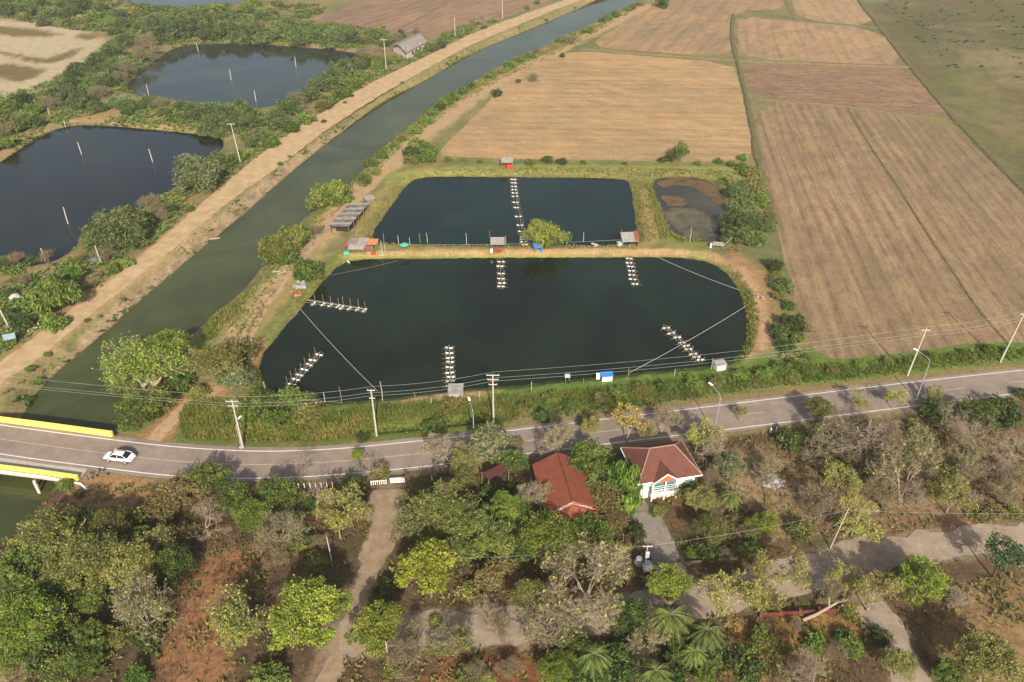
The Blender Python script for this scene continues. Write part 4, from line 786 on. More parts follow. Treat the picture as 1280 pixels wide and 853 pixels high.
for i, (k, x, y, r) in enumerate([('barep', 520, 788, 20), ('busho', 545, 778, 10), ('bare', 590, 792, 20), ('barep', 625, 780, 20), ('bare', 655, 775, 20)]):
    T(k, x, y, r, ['grey leafless brush at the left end of the cross lane', 'small olive shrub on the cross lane', 'bare thin tree in the middle of the cross lane', 'grey leafless brush on the cross lane near the huge bare tree', 'bare thin tree left of the huge half bare tree'][i])
FR = random.Random(77)
def filler(poly, n, kinds, rr, label, group, avoid=()):
    P = W(poly, 0, 1); xs = [p[0] for p in poly]; ys = [p[1] for p in poly]; done = 0
    out = []
    while done < n:
        x, y = FR.uniform(min(xs), max(xs)), FR.uniform(min(ys), max(ys)); g = G(x, y); X, Y = np.array([g.x]), np.array([g.y])
        if sdist(X, Y, P)[0] > 0 or min(pdist(X, Y, W(L_, 0, 1, False), 40)[0]-lw for L_, lw in zip(LANE, LW)) < 1.6: continue
        out.append((x, y, FR.choice(kinds), FR.uniform(*rr))); done += 1
    cn = {}
    for x, y, k, q in sorted(out):
        cn[k] = cn.get(k, 0)+1; plant(k, x, y, q, f'{label[k]}, {ORD[cn[k]-1]} from the left', None, group)
filler([(130,640),(230,680),(210,760),(190,853),(0,853),(0,720),(60,680)], 34, ['bushk', 'busho', 'dense'], (15, 26), {'bushk': 'dark shaded bush on the floor of the left grove', 'busho': 'olive shrub on the floor of the left grove', 'dense': 'dark crowded small tree inside the left grove'}, 'crowded greenery inside the left grove')
filler([(240,625),(430,625),(430,700),(350,720),(330,690),(270,660)], 16, ['bushk', 'busho', 'barep'], (12, 20), {'bushk': 'dark shaded bush behind the white roadside posts', 'busho': 'olive shrub behind the white roadside posts', 'barep': 'grey leafless scrub behind the white roadside posts'}, 'scrub behind the white roadside posts')
filler([(500,620),(640,620),(770,660),(790,720),(740,740),(640,730),(560,735),(510,700)], 22, ['bushk', 'busho', 'dense', 'bushr'], (13, 22), {'bushk': 'dark shaded bush in the garden of the terracotta house', 'busho': 'olive shrub in the garden of the terracotta house', 'dense': 'dark crowded small tree in the terracotta house garden', 'bushr': 'brownish shrub in the garden of the terracotta house'}, 'garden greenery round the terracotta house')
filler([(660,790),(880,780),(900,853),(670,853)], 14, ['bushk', 'dense', 'busho'], (14, 22), {'bushk': 'dark bush under the palms', 'dense': 'dark small tree under the palms', 'busho': 'olive shrub under the palms'}, 'greenery under the palms')
filler([(860,640),(960,610),(1000,690),(940,710),(870,690)], 9, ['bushk', 'busho', 'barep'], (11, 17), {'bushk': 'dark bush right of the concrete drive', 'busho': 'olive shrub right of the concrete drive', 'barep': 'grey leafless scrub right of the concrete drive'}, 'scrub right of the concrete drive')
filler([(1000,530),(1160,520),(1290,510),(1290,660),(1180,650),(1090,600),(1010,590)], 14, ['barep', 'busho', 'bare', 'busho'], (12, 22), {'bare': 'grey leafless small tree in the right grove', 'barep': 'grey leafless scrub in the right grove', 'busho': 'olive shrub in the right grove', 'bushr': 'brown shrub in the right grove', 'bushk': 'dark bush in the right grove'}, 'scrub in the right grove')
filler([(900,770),(1080,770),(1100,853),(900,853)], 9, ['busho', 'barep', 'bushb'], (9, 16), {'busho': 'olive shrub on the ground below the red wall', 'barep': 'leafless scrub on the ground below the red wall', 'bushb': 'green shrub on the ground below the red wall'}, 'shrubs below the red garden wall')
filler([(490,790),(640,785),(650,853),(470,853)], 7, ['barep', 'busho'], (12, 18), {'barep': 'grey leafless scrub below the cross lane', 'busho': 'olive shrub below the cross lane'}, 'scrub below the cross lane')
# ------------------------------------------------------------------ bridge, road furniture, poles
def at_road(px, side):   # nearest road sample to a photo x on the given edge
    P = rn if side > 0 else rs; i = min(range(NR), key=lambda k: abs(640+F*P[k][0]/(P[k][1]*math.cos(TH)+CH*math.sin(TH))-px)); t = P[min(i+1, NR-1)]-P[max(i-1, 0)]
    return P[i], math.atan2(t[1], t[0]), i
Y1 = N('yellow_paint', .6, .3); Y1.col(Y1.mix(Y1.ramp(Y1.noise(1.1, 6, Y1.coord((1, 1, 3)), .7), [(.5, 0.0), (.72, .45)]), (.84, .66, .13), (.50, .40, .16)))
br = thing('road_bridge', (rc[0][0], rc[0][1], 0), 0, 'low concrete road bridge with yellow parapets carrying the asphalt road over the canal', 'bridge')
bo = Vector(br.location)
def ribbon(mb, P, a, b, z0, z1):
    """solid strip along polyline P between lateral offsets a..b (left positive) and heights z0..z1"""
    t = np.gradient(P, axis=0); t /= np.hypot(*t.T)[:, None]; nn = np.stack([-t[:, 1], t[:, 0]], 1); V = []
    for p, q in zip(P, nn):
        for o, z in ((a, z0), (b, z0), (b, z1), (a, z1)): V.append((p[0]+q[0]*o-bo.x, p[1]+q[1]*o-bo.y, z))
    n = len(P); Fq = [(i*4+j, i*4+(j+1) % 4, (i+1)*4+(j+1) % 4, (i+1)*4+j) for i in range(n-1) for j in range(4)]+[(3, 2, 1, 0), ((n-1)*4, (n-1)*4+1, (n-1)*4+2, (n-1)*4+3)]
    return mb.add(V, Fq)
iN = at_road(142, 1)[2]; iS = at_road(99, -1)[2]; iE = max(iN, iS)+1
NP = [G(x, y) for x, y in ((-150, 522), (-60, 524.5), (0, 532.2), (60, 540.5), (141, 552))]
def parapet(pxs, name):
    P = np.array([G(x, y)[:2] for x, y in pxs]); P = dens(P, 3); mb = ribbon(MB(), P, -.2, .2, .035, .78); o = mb.build(name, Y1.m, br)
    cp = ribbon(MB(), P, -.25, .25, .782, .85).build('coping', Y1.m, o); return P
pN = parapet([(-160, 507), (0, 526.8), (60, 534.5), (141.5, 545.5)], 'parapet'); pS = parapet([(-160, 566), (0, 587.2), (50, 593.5), (98.5, 600.5)], 'parapet')
a_, b_ = resamp(pN, 12), resamp(pS, 12); nn_2 = a_-b_; nn_2 /= np.hypot(*nn_2.T)[:, None]; a_ = a_+nn_2*.3; b_ = b_-nn_2*.3; V = []
for p, q in zip(a_, b_):
    for u_, z in ((p, -.6), (q, -.6), (q, .03), (p, .03)): V.append((u_[0]-bo.x, u_[1]-bo.y, z))
MB().add(V, [(i*4+j, i*4+(j+1) % 4, (i+1)*4+(j+1) % 4, (i+1)*4+j) for i in range(11) for j in range(4)]+[(3, 2, 1, 0), (44, 45, 46, 47)]).build('deck', M['conc'], br)
pp = dens(np.array([G(x, y)[:2] for x, y in ((-160, 571), (0, 591.5), (60, 599.5), (102, 606), (109, 613))]), 2)
pp2 = [(p[0]-bo.x, p[1]-bo.y, .45 if i < len(pp)-3 else .45-.45*(i-len(pp)+4)/3) for i, p in enumerate(pp)]
wp = MB().tube(pp2, .15, 7).build('water_pipe', M['white'], br)
for x, y in ((42, 600), (45, 606), (-60, 600), (-30, 575), (48, 560), (80, 566)):
    p = G(x, y, -.3)-Vector((bo.x, bo.y, 0)); MB().box((p.x, p.y, -1.6), (.4, .4, 2.3), .2, .03).build('pile', M['conc'], br)
M['lampgrey'] = mat_plain('lamp_grey', (.22, .23, .24), .5, .1)
# electricity poles
def pole(loc, H, arms, label, group, cat='power pole', lean=0.0, leandir=0, rz=0, name='power_pole', ins=True, mat='conc'):
    r = thing(name, loc, 0, label, cat, group); dx, dy = math.cos(leandir)*math.sin(lean)*H, math.sin(leandir)*math.sin(lean)*H
    k_ = .55 if 'grove' in (group or '') else 1
    MB().tube([(0, 0, -.6), (dx*.5, dy*.5, H*.5), (dx, dy, H)], [.16*k_, .13*k_, .095*k_], 6).build('pole_shaft', M[mat], r)
    for k, (fz, wd) in enumerate(arms):
        z = H*fz; cx, cy = dx*fz, dy*fz; a = MB().box((cx, cy, z), (wd, .12, .14), rz, .02).build('crossarm', M['conc' if k else 'conc'], r)
        if ins:
            b = MB()
            for o in (-.45, 0.0, .45)[:3]:
                if wd < 1: continue
                b = MB().lathe((cx+math.cos(rz)*o*wd, cy+math.sin(rz)*o*wd, z+.07), [(.05, 0), (.09, .05), (.06, .1), (.09, .15), (.03, .22)], 7).build('insulator', M['concgrey'], a)
    return r
PG = 'power poles along the paved road'; DG = 'poles along the dirt road'
def top_of(px, py, H, fz=1, off=0, ang=0): p = GG(px, py); return Vector((p.x+off*math.cos(ang), p.y+off*math.sin(ang), p.z+H*fz+.2))
pole(GG(304,560), 9.2, [(.97, 1.9), (.88, 1.5)], 'concrete power pole nearest the bridge, rising from the reeds left of the sandy lane', PG, lean=.01)
pole(GG(471,545), 9.0, [(.98, 1.2), (.82, .9)], 'concrete power pole on the grass slope above the white gate', PG)
pole(GG(617,528), 9.3, [(.99, 2.0), (.9, 1.7), (.8, 1.3)], 'concrete power pole with three crossarms right of the grey pump platform', PG)
pole(GG(1134,470), 9.6, [(.97, 1.6)], 'tall leaning concrete pole at the edge of the big field, the left one of two', PG, lean=.05, leandir=0)
pole(GG(1250,453), 10.2, [(.97, 1.4)], 'tall leaning concrete pole at the right end of the grass strip', PG, lean=.06, leandir=0)
pole(GG(301,204), 11.0, [(.985, 2.2)], 'white T-topped pole beside the dirt road, left of the canal', DG, lean=.05, leandir=math.pi)
pole(GG(483,88), 11.0, [(.985, 2.4)], 'white T-topped pole left of the old grey shed', DG)
pole(GG(569,47), 8.0, [], 'plain white pole right of the old grey shed', DG, ins=False); pole(GG(628,23), 9.5, [], 'white pole nearest the top edge beside the dirt road', DG, ins=False)
pole(GG(13,412), 8.2, [(.97, 1.4)], 'leaning white pole at the left edge above the small sign panel', DG, lean=.10, leandir=math.pi)
pole(GG(1037,686), 7.4, [], 'slim white leaning pole at the edge of the sunny lane', 'poles in the grove', lean=.10, leandir=0, ins=False)
pole(GG(415,702), 4.6, [], 'short white pole under the light green tree', 'poles in the grove', lean=.02, leandir=math.pi, ins=False)
pole(GG(487,836), 5.0, [], 'short white pole right below the round lane-side tree', 'poles in the grove', ins=False)
pole(GG(127,330), 4.4, [], 'thin pale pole under the dome-shaped tree', DG, ins=False, lean=.04, leandir=3.1)
tp = pole(GG(805,716), 5.0, [(.97, 1.3)], 'power pole with a grey meter box beside the concrete drive', 'poles in the grove')
MB().box((.02, -.28, 3.7), (.5, .35, .95), 0, .05).build('meter_box', M['metal'], tp)
# street lamps
def lamp(base, H, arm, ang, label):
    r = thing('street_lamp', base, ang, label, 'street lamp', 'street lamps along the paved road')
    MB().tube([(0, 0, -.4), (0, 0, H*.5), (0, 0, H-.5), (.15, 0, H-.1), (.6, 0, H+.15), (arm, 0, H+.45)], [.11, .09, .075, .06, .05, .045], 7).build('lamp_post', M['lampgrey'], r)
    MB().box((arm+.25, 0, H+.5), (.85, .36, .16), 0, .06).build('lamp_head', M['white'], r)
    MB().box((0, 0, .1), (.5, .5, .3), 0, .04).build('footing', M['conc'], r); return r
lamp(GG(593,563), 7.4, 2.3, R(105), 'street lamp with blue-white head rising behind the grey-green roadside tree')
lamp(GG(892,543), 7.6, 2.2, R(118), 'street lamp standing on the near road edge beside the thin young tree')
lamp(GG(1145,500), 8.0, 2.4, R(125), 'street lamp arching over the road in front of the left tall pole')
lamp(GG(302,560), 4.6, .8, R(70), 'short lamp beside the power pole nearest the bridge')
r = thing('lamp_post', GG(1201,833), 0, 'leaning white lamp post in the bottom right corner', 'lamp post'); MB().tube([(0, 0, -.3), (.25, 0, 2.4), (.5, 0, 4.6)], [.09, .08, .06], 7).build('pole_shaft', M['white'], r); MB().box((.65, 0, 4.65), (.6, .25, .12), 0, .03).build('lamp_head', M['metal'], r)
# cables
def cable(a, b, sag, label, rad=.028, group='overhead cables on the road side poles', n=14, name='overhead_cable', mat='wire'):
    a, b = Vector(a), Vector(b); pts = [a.lerp(b, i/n)-Vector((0, 0, 4*sag*(i/n)*(1-i/n)))-a for i in range(n+1)]
    o = MB().tube(pts, rad, 4).build(name, M[mat]); o.location = a; return tag(o, label, 'cable', group)
PX = [(-170,508,9.2), (304,560,9.2), (471,545,9.0), (617,528,9.3), (1134,470,9.4), (1250,453,9.8), (1480,425,10)]
LB = ['from the left edge to the pole by the reeds', 'from the pole by the reeds to the pole above the gate', 'from the pole above the gate to the three-armed pole', 'from the three-armed pole across to the tall leaning pole', 'between the two tall leaning poles', 'from the last tall pole out to the right edge']
for i in range(6):
    for j, (off, fz, nm) in enumerate(((-.85, .98, 'far upper cable'), (.85, .97, 'near upper cable'), (.1, .84, 'low cable'))):
        a = top_of(PX[i][0], PX[i][1], PX[i][2], fz, off, R(80)); b = top_of(PX[i+1][0], PX[i+1][1], PX[i+1][2], fz, off, R(80)); cable(a, b, .9 if i == 3 else .5, nm+' '+LB[i], .017)
cable(top_of(805,716,5.0,.95), top_of(1037,686,7.4,.93)+Vector((.7, 0, 0)), .5, 'thin cable from the meter box pole to the slim leaning pole in the grove', .012, 'cables in the grove')
cable(top_of(805,716,5.0,.95), G(560, 698, 4.4), .4, 'thin cable from the meter box pole to the lime-green tree', .012, 'cables in the grove')
cable(top_of(1037,686,7.4,.93)+Vector((.7, 0, 0)), G(1420, 640, 7), .5, 'thin cable running right from the slim leaning pole', .012, 'cables in the grove')
# posts standing in the left ponds
wpst = None
for i, (x, y, h, lab) in enumerate([(102,193,3.6,'white post in the lower left pond, nearest the top left bank'),(191,203,3.8,'white post in the lower left pond, near the right bank'),(85,280,4.2,'white post in the lower left pond, nearest the near bank'),(82,159,2.0,'short white post at the top corner of the lower left pond'),
        (248,65,3.4,'white post in the upper fish pond near its far bank, left one'),(289,100,3.8,'white post in the middle of the upper fish pond'),(186,119,3.6,'white post in the upper fish pond nearest its left bank'),(320,127,3.6,'white post in the upper fish pond nearest its near bank'),(370,84,3.8,'white post in the upper fish pond furthest right'),
        (165,54,3.2,'thin pale post in the bushes left of the upper fish pond'),(128,75,2.4,'short post in the bushes beside the sandy flats'),(90,98,2.4,'short pale post at the tip of the sandy flats'),(47,138,3.4,'leaning pale post left of the upper corner of the lower left pond'),(63,147,3.0,'pale post just above the corner of the lower left pond'),(57,326,3.0,'pale post on the near bank of the lower left pond')]):
    p = G(x, y, ZP); lean = rnd.uniform(-.05, .05)
    pt = MB().tube([(0, 0, -1.2), (lean*h*.5, 0, h*.5), (lean*h, lean*.5*h, h)], [.13, .12, .11], 6).build('mooring_post', M['conc']); pt.location = (p.x, p.y, ZP); tag(pt, lab, 'post', 'white posts in and around the left ponds')

# ------------------------------------------------------------------ paddlewheel aerators
def aerator():
    r = thing('paddle_aerator', (0, 0, 0)); tag(r, 'x', 'aerator')
    for s in (-1, 1):
        MB().box((s*.48, 0, .30), (.66, .42, .22), 0, .1).build('splash_cover', M['white'], r)
        MB().box((s*.30, .0, .02), (.14, 1.0, .16), 0, .05).build('float', M['wiregrey'], r)
        w_ = MB().tube([(s*.1, 0, .2), (s*.98, 0, .2)], .03, 5)
        for k in range(6):
            a = k*math.pi/3; w_.box((s*.90, math.cos(a)*.2, .2+math.sin(a)*.2), (.1, .12, .02), 0, 0, a)
        w_.build('paddle_wheel', M['bamboo'], r)
    MB().box((0, 0, .34), (.2, .3, .22), 0, .05).build('gearbox', M['concgrey'], r)
    return r
AP = aerator(); first = [True]
def aer_row(pts, ang, label, base_end, posts, wide=1.0):
    n = len(pts); W_ = [G(x, y, ZP) for x, y in pts]
    for i, p in enumerate(W_):
        o = AP if first[0] else copy_tree(AP); first[0] = False
        o.location = (p.x+rnd.uniform(-.15, .15), p.y+rnd.uniform(-.15, .15), ZP); o.rotation_euler = (0, 0, ang+rnd.uniform(-.16, .16)); o.scale = (wide*.86*rnd.uniform(.9, 1.05), .8, .85)
        tag(o, f'white paddlewheel aerator, {ORD[i]} from the bank in {label}', 'aerator', 'paddlewheel aerators in '+label)
    a, b = W_[0], W_[-1]; d = (b-a).normalized(); s = Vector((-d.y, d.x, 0)); a0 = G(*base_end, ZP)
    fr = thing('bamboo_frame', (a0.x, a0.y, ZP), 0, f'bamboo pole frame holding the aerators of {label}', 'frame')
    L0 = (b-a0).length+.6; dd = (b-a0).normalized(); ss = Vector((-dd.y, dd.x, 0))
    for o_ in (-.55, .55): MB().tube([ss*o_*wide+Vector((0, 0, .32)), dd*L0+ss*o_*wide+Vector((0, 0, .30))], .045, 5).build('rail', M['bamboo'], fr)
    MB().tube([Vector((0, 0, .5)), dd*L0+Vector((0, 0, .5))], .06, 5).build('drive_shaft', M['wiregrey'], fr)
    for i, p in enumerate(W_):
        q = p-a0; h = posts*rnd.uniform(.8, 1.15)
        MB().tube([q+ss*.62*wide+Vector((0, 0, -.6)), q+ss*(.62*wide+.05)+Vector((rnd.uniform(-.1, .1), 0, h))], .045, 5).build('stake', M['bamboo'], fr)
        if rnd.random() < .75: MB().tube([q-ss*.62*wide+Vector((0, 0, -.6)), q-ss*(.62*wide+.25)+Vector((0, 0, h*.55))], .04, 5).build('stake', M['bamboo'], fr)
        MB().tube([q+ss*1.35*wide+Vector((0, 0, .05)), q-ss*1.0*wide+Vector((0, 0, .55))], .03, 4).build('brace', M['bamboo'], fr)
aer_row([(563.5,484),(563.3,478.6),(563,472.6),(562.7,467),(562.5,460.6),(562.3,454.5),(562,448.6),(561.8,442.6),(561.6,436.6)], 0, 'the straight row off the grey pump platform', (563.6,488), .9)
aer_row([(364,482),(369.5,476),(374.5,470),(380.5,463.8),(386,457.8),(392,451.4),(399,445)], R(-20), 'the slanting row, big pond lower left', (361,486), 1.7)
aer_row([(392.3,381),(403,382),(412.3,383.3),(421.8,384.6),(428,385.4),(437,386.5),(446.5,388),(455.5,389.3)], R(62), 'the row off the big pond left bank', (384,378), 2.2)
aer_row([(626,328.5),(626,334),(626.2,343.3),(626.4,350),(626.6,355.4),(626.8,360)], 0, 'the short row off mid dyke', (625,324), .9)
aer_row([(786,324.6),(787,330),(788,334.5),(789.5,340),(790.2,345),(791.5,350.5),(794,356.5)], 0, 'the row off the right of the dyke', (785,322), 1.2)
aer_row([(875,451.8),(870.5,448.4),(867,444.4),(860.5,438.6),(857,434.4),(853,430),(845.5,423.4),(839,417.6),(833,411.5)], R(12), 'the slanting row, big pond lower right', (878,455), 1.4)
aer_row([(641.2,225.5),(641.6,230),(642,234.5),(642.3,238.5),(642.7,242.5),(643.1,247),(644,254.3),(645,261),(647.5,272),(650,283),(652,290.8),(652.7,294),(653.4,297.5),(654,300.6),(654.7,303.6),(655.6,307)], 0, 'the long line across the upper black pond', (640.8,221), 1.2)
# pipes and ropes lying across the ponds
def pipe(a, b, za, zb, sag, rad, label, mat='wiregrey'): cable(G(*a, za), G(*b, zb), sag, label, rad, 'pipes across the black ponds', 20, 'pond_pipe', mat)
pipe((375,386),(472,489),-.4,1.2,.5,.06,'long grey pipe across the lower left corner of the big pond'); pipe((785,467),(932,383),.3,.0,.4,.055,'long grey pipe across the lower right corner of the big pond')
pipe((821,321),(925,363),.1,.0,.3,.055,'grey pipe across the upper right corner of the big pond'); pipe((413,344),(497,326),-.2,.0,.2,.035,'reddish pipe across the upper left corner of the big pond', 'wood')
for i in range(6):
    x0 = (481, 497, 511, 583, 612, 660)[i]; 
xs = [(480,305,2.6),(498,304,2.2),(512,303,1.6),(525,303,2.8),(534,303,2.8),(583,306,3.0),(612,305,3.6),(632,305,2.4),(729,302,3.2),(776,298,3.2),(862,303,3.6),(406,502,2.2),(427,503,3.4),(465,503,2.4),(478,500,4.0),(785,470,1.8),(889,461,2.2),(843,469,1.3),(729,480,1.2),(664,487,1.6),(599,497,1.2),(519,500,1.6),(539,505,1.4),(815,223,1.4),(436,329,1.6),(332,492,2.4),(478,325,3.2),(474,322,2.4),(482,323,2.0)]
for i, (x, y, h) in enumerate(xs):
    p = GG(x, y); o = MB().tube([(0, 0, -.5), (.02*h, .0, h*.5), (.03*h*rnd.uniform(-1, 1), 0, h)], [.07, .06, .05], 5).build('bank_stake', M['conc' if i % 3 else 'bamboo']); o.location = p
    if y < 330: sub, nn = [q[:2] for q in sorted(xs) if q[1] < 330], 'along the dyke between the ponds'
    else: sub, nn = [q[:2] for q in sorted(xs) if q[1] >= 330], 'on the roadside bank of the big pond'
    tag(o, f'thin upright stake, {ORD[sub.index((x, y))]} from the left {nn}', 'stake', 'stakes on the pond banks')
cable(G(512,306,.8), G(776,300,1.0), .4, 'thin rope strung on stakes along the dyke', .025, 'ropes on stakes', 14, 'rope'); cable(G(427,503,2.4), G(332,492,2.0), .3, 'thin rope strung between stakes at the near left pond corner', .02, 'ropes on stakes', 14, 'rope')

# ------------------------------------------------------------------ sheds and huts
tinR = mat_roof('tin_rust', A('b9b4ac', .55), A('9c6a58', .5), 0, .3); tinG = mat_roof('tin_grey', A('a8a49c', .55), A('c9c6be', .6), 0, .3); tinB = mat_roof('plank_roof', A('6e6a66', .5), A('a89c90', .55), R(90), 1.0, .8)
redT = mat_roof('tin_red', A('a8604e', .6), A('c06a50', .6), 0, .3)
def hut(px, py, wx, wy, h, rz, roofm, label, slope=.12, walls=None, extra=(), name='pump_hut', cat='hut', group=None, posts=True):
    p = GG(px, py); r = thing(name, p, rz, label, cat, group); x, y = wx/2, wy/2
    q = [(-x, -y, h-slope*wy/2), (x, -y, h-slope*wy/2), (x, y, h+slope*wy/2), (-x, y, h+slope*wy/2)]; MB().slab(q, .06).build('roof', roofm, r)
    if posts:
        for sx in (-1, 1):
            for sy in (-1, 1): MB().box((sx*(x-.15), sy*(y-.15), (h-.1+sy*slope*(y-.15))/2-.15), (.12, .12, h+.3-.1+sy*slope*(y-.15)), 0, .01).build('post', M['wood'], r)
    if walls: 
        for k, mt in walls:
            if k == 'back': MB().box((0, y-.1, h*.5), (wx-.4, .05, h*.85)).build('wall', mt, r)
            if k == 'left': MB().box((-x+.1, 0, h*.45), (.05, wy-.4, h*.8)).build('wall', mt, r)
            if k == 'right': MB().box((x-.1, 0, h*.45), (.05, wy-.4, h*.8)).build('wall', mt, r)
            if k == 'front': MB().box((0, -y+.1, h*.45), (wx-.4, .05, h*.75)).build('wall', mt, r)
    for (cx, cy, cz_, dx, dy, dz, mt, nm) in extra: MB().box((cx, cy, cz_), (dx, dy, dz), rnd.uniform(-.2, .2), .02).build(nm, M[mt], r)
    return r
hut(622,311,3.1,2.6,1.9,0,tinG,'grey tin roofed pump hut on the dyke with red drums in front',.2,[('back',M['wood']),('left',M['wood'])],[(-.6,-1.7,.35,.5,.5,.7,'rust','drum'),(.1,-1.8,.35,.6,.5,.7,'rust','drum'),(.8,-1.7,.3,.5,.4,.6,'rust','drum'),(-1.3,-1.75,.4,.5,.5,.8,'white','tank')])
hut(634,209,3.2,2.6,2.0,0,tinG,'small grey and red hut on the far bank above the aerator line',.2,[('back',M['wood'])],[(.6,-1.5,.7,1.6,.9,1.3,'rust','red_box'),(.2,0.2,1.05,1.0,1.0,1.4,'rust','motor_box')])
r = hut(786,306,3.6,3.2,1.9,R(4),tinG,'tin roofed hut with a rusty red right end on the dyke',.25,[('back',M['wood']),('right',redT)],[(-2.2,-.6,.5,1.1,1.0,1.0,'metal','engine'),])
MB().slab([(1.15,-1.62,1.75),(1.95,-1.62,1.7),(1.95,1.62,2.5),(1.15,1.62,2.55)], .05).build('red_roof_panel', redT, r)
hut(702,305,2.6,2.6,2.1,R(-8),tinG,'pale blue-grey hut half hidden behind the lone dyke tree',.2,[('back',M['wood']),('right',M['metal'])])
r = hut(672,314,1.9,1.6,1.2,.3,mat_plain('blue_sheet', A('4f7fc0', .7), .6, .3, 4),'crumpled blue tarpaulin shelter under the lone dyke tree',.3,None,[(.7,-.5,.3,.6,.6,.6,'blue','bundle'),(-.5,.5,.25,.5,.5,.5,'blue','bundle')],'tarpaulin_shelter','shelter')
hut(897,311,2.4,1.5,1.2,R(-12),tinG,'small grey pump cover at the right end of the dyke',.15,[('left',M['white'])],[(-1.5,.2,.5,.4,.5,1.0,'white','tank')])
o = cable(GG(902,312,.6), GG(914,304,1.4), 0, 'pale blue pipe leaning from the small pump cover', .1, 'pipes across the black ponds', 4, 'leaning_pipe')
hut(570,495,2.5,2.6,1.5,0,tinG,'grey flat roofed pump platform at the foot of the straight aerator row',.06,[('front',M['conc']),('right',M['white'])])
hut(758,475,2.1,1.3,1.2,R(6),mat_plain('blue_roof', A('3a82cc', .8), .5, .15, 3),'small hut with a bright blue roof on the roadside bank',.1,[('front',M['white'])],[(-1.5,0,.9,.6,.7,.9,'white','tank')])
hut(899,461,2.0,1.6,1.3,R(12),tinG,'small grey hut on the roadside bank at the right end',.12,[('front',M['white']),('left',M['white'])])
hut(709,477,.9,.9,1.3,0,mat_plain('pump_white', A('c9cdd0', .7), .6, .2, 3),'tiny pale pump box on the roadside bank left of the blue roof',.1,[('left',M['dark'])],[(.2,-.6,.3,.4,.4,.6,'dark','motor')],'pump_box','pump')
# weathered plank shed
r = thing('plank_shed', GG(438,279), R(-12), 'long shed with weathered grey plank roof beside the canal track', 'shed')
Lh, Wh = 6.4, 2.4
for k in range(14):
    y0 = -Lh+k*Lh*2/14; y1 = y0+Lh*2/14*.97+.05; z0 = 2.15+.03*(k % 3)+(.35 if k > 9 else 0)*0
    MB().slab([(-Wh-rnd.uniform(0, .3), y0, z0-.3), (Wh+rnd.uniform(0, .3), y0+rnd.uniform(-.1, .1), z0+.3), (Wh+rnd.uniform(0, .25), y1, z0+.36), (-Wh-rnd.uniform(0, .3), y1, z0-.24)], .05).build('roof_panel', (tinB, tinG, mat_roof('plank_mix%d' % k, A('5c5854', .5), A('b5aa9c', .6), R(90), .8, .8))[k % 3], r)
for sx in (-1, 1):
    for k in range(5): MB().box((sx*2.2, -Lh+.3+k*3.1, .85+sx*.1), (.13, .13, 2.4), 0, .01).build('post', M['wood'], r)
MB().box((0, -2.5, .6), (3.2, 4.5, 1.1), 0, .08).build('stored_crates', M['dark'], r)
r = hut(462,253,2.5,2.3,1.3,R(35),tinG,'small square tin roof just above the plank shed',.1,[('front',M['wood'])],(),'small_shelter','shelter')
r = thing('tin_shed', GG(453,313), R(-4), 'cluttered low shed of grey tin sheets with an orange right end at the dyke start', 'shed')
for k, (x0, x1, y0, y1, z, mt) in enumerate([(-3.1,-.2,-.6,1.9,1.75,tinR),(-.9,1.3,-.9,2.0,1.82,tinG),(-2.6,1.0,-2.3,-.5,1.45,tinG),(1.1,3.4,-.3,1.9,1.7,M['orange']),(1.0,2.0,-1.9,-.7,1.3,redT),(-3.7,-2.7,-1.6,.8,1.5,redT)]):
    MB().slab([(x0, y0, z-.12), (x1, y0, z-.1), (x1, y1, z+.25), (x0, y1, z+.2)], .05).build('roof_sheet', mt, r)
for x, y in ((-2.9,-.4),(-2.9,1.7),(-.5,1.8),(1.2,1.8),(3.2,1.7),(3.2,-.1),(-2.4,-2.1),(.9,-2.1)): MB().box((x, y, .75), (.12, .12, 1.6), 0, .01).build('post', M['wood'], r)
MB().box((0, .6, .6), (5.0, 2.0, 1.1), 0, .05).build('back_room', M['wood'], r); MB().box((-2.9, -2.2, .4), (1.3, .8, .7), .2, .1).build('green_tarp', M['green'], r); MB().box((2.6, -1.0, .4), (1.0, .8, .7), .2, .1).build('green_tarp', mat_plain('green_net', A('8ab070', .6), .7), r)
MB().box((2.8, -1.7, .5), (.9, .6, .9), .1, .05).build('red_bin', M['rust'], r)
r = thing('parasol', GG(506,314), 0, 'faded green parasol standing on the dyke path', 'parasol'); MB().tube([(0, 0, -.2), (0, 0, 1.9)], .04, 6).build('pole_shaft', M['wood'], r); MB().lathe((0, 0, 1.5), [(1.05, -.02), (1.0, .05), (.55, .28), (.06, .42)], 10).build('canopy', M['green'], r)
r = thing('ladder_gate', GG(478,329), 0, 'white ladder-like frame standing in the water below the tin shed', 'frame')
for s in (-1, 1): MB().tube([(s*.35, 0, -1.2), (s*.3, 0, 1.4)], .06, 5).build('upright', M['conc'], r)
for z in (0, .45, .9): MB().box((0, 0, z), (.75, .08, .08)).build('rung', M['conc'], r)
o = MB().box((0, 0, 0), (1.6, .25, .12), 0, .03, .0).build('floating_board', M['white']); o.location = G(435,327,ZP+.1); o.rotation_euler = (0, 0, R(-60)); tag(o, 'white board floating at the top left corner of the big pond', 'board')
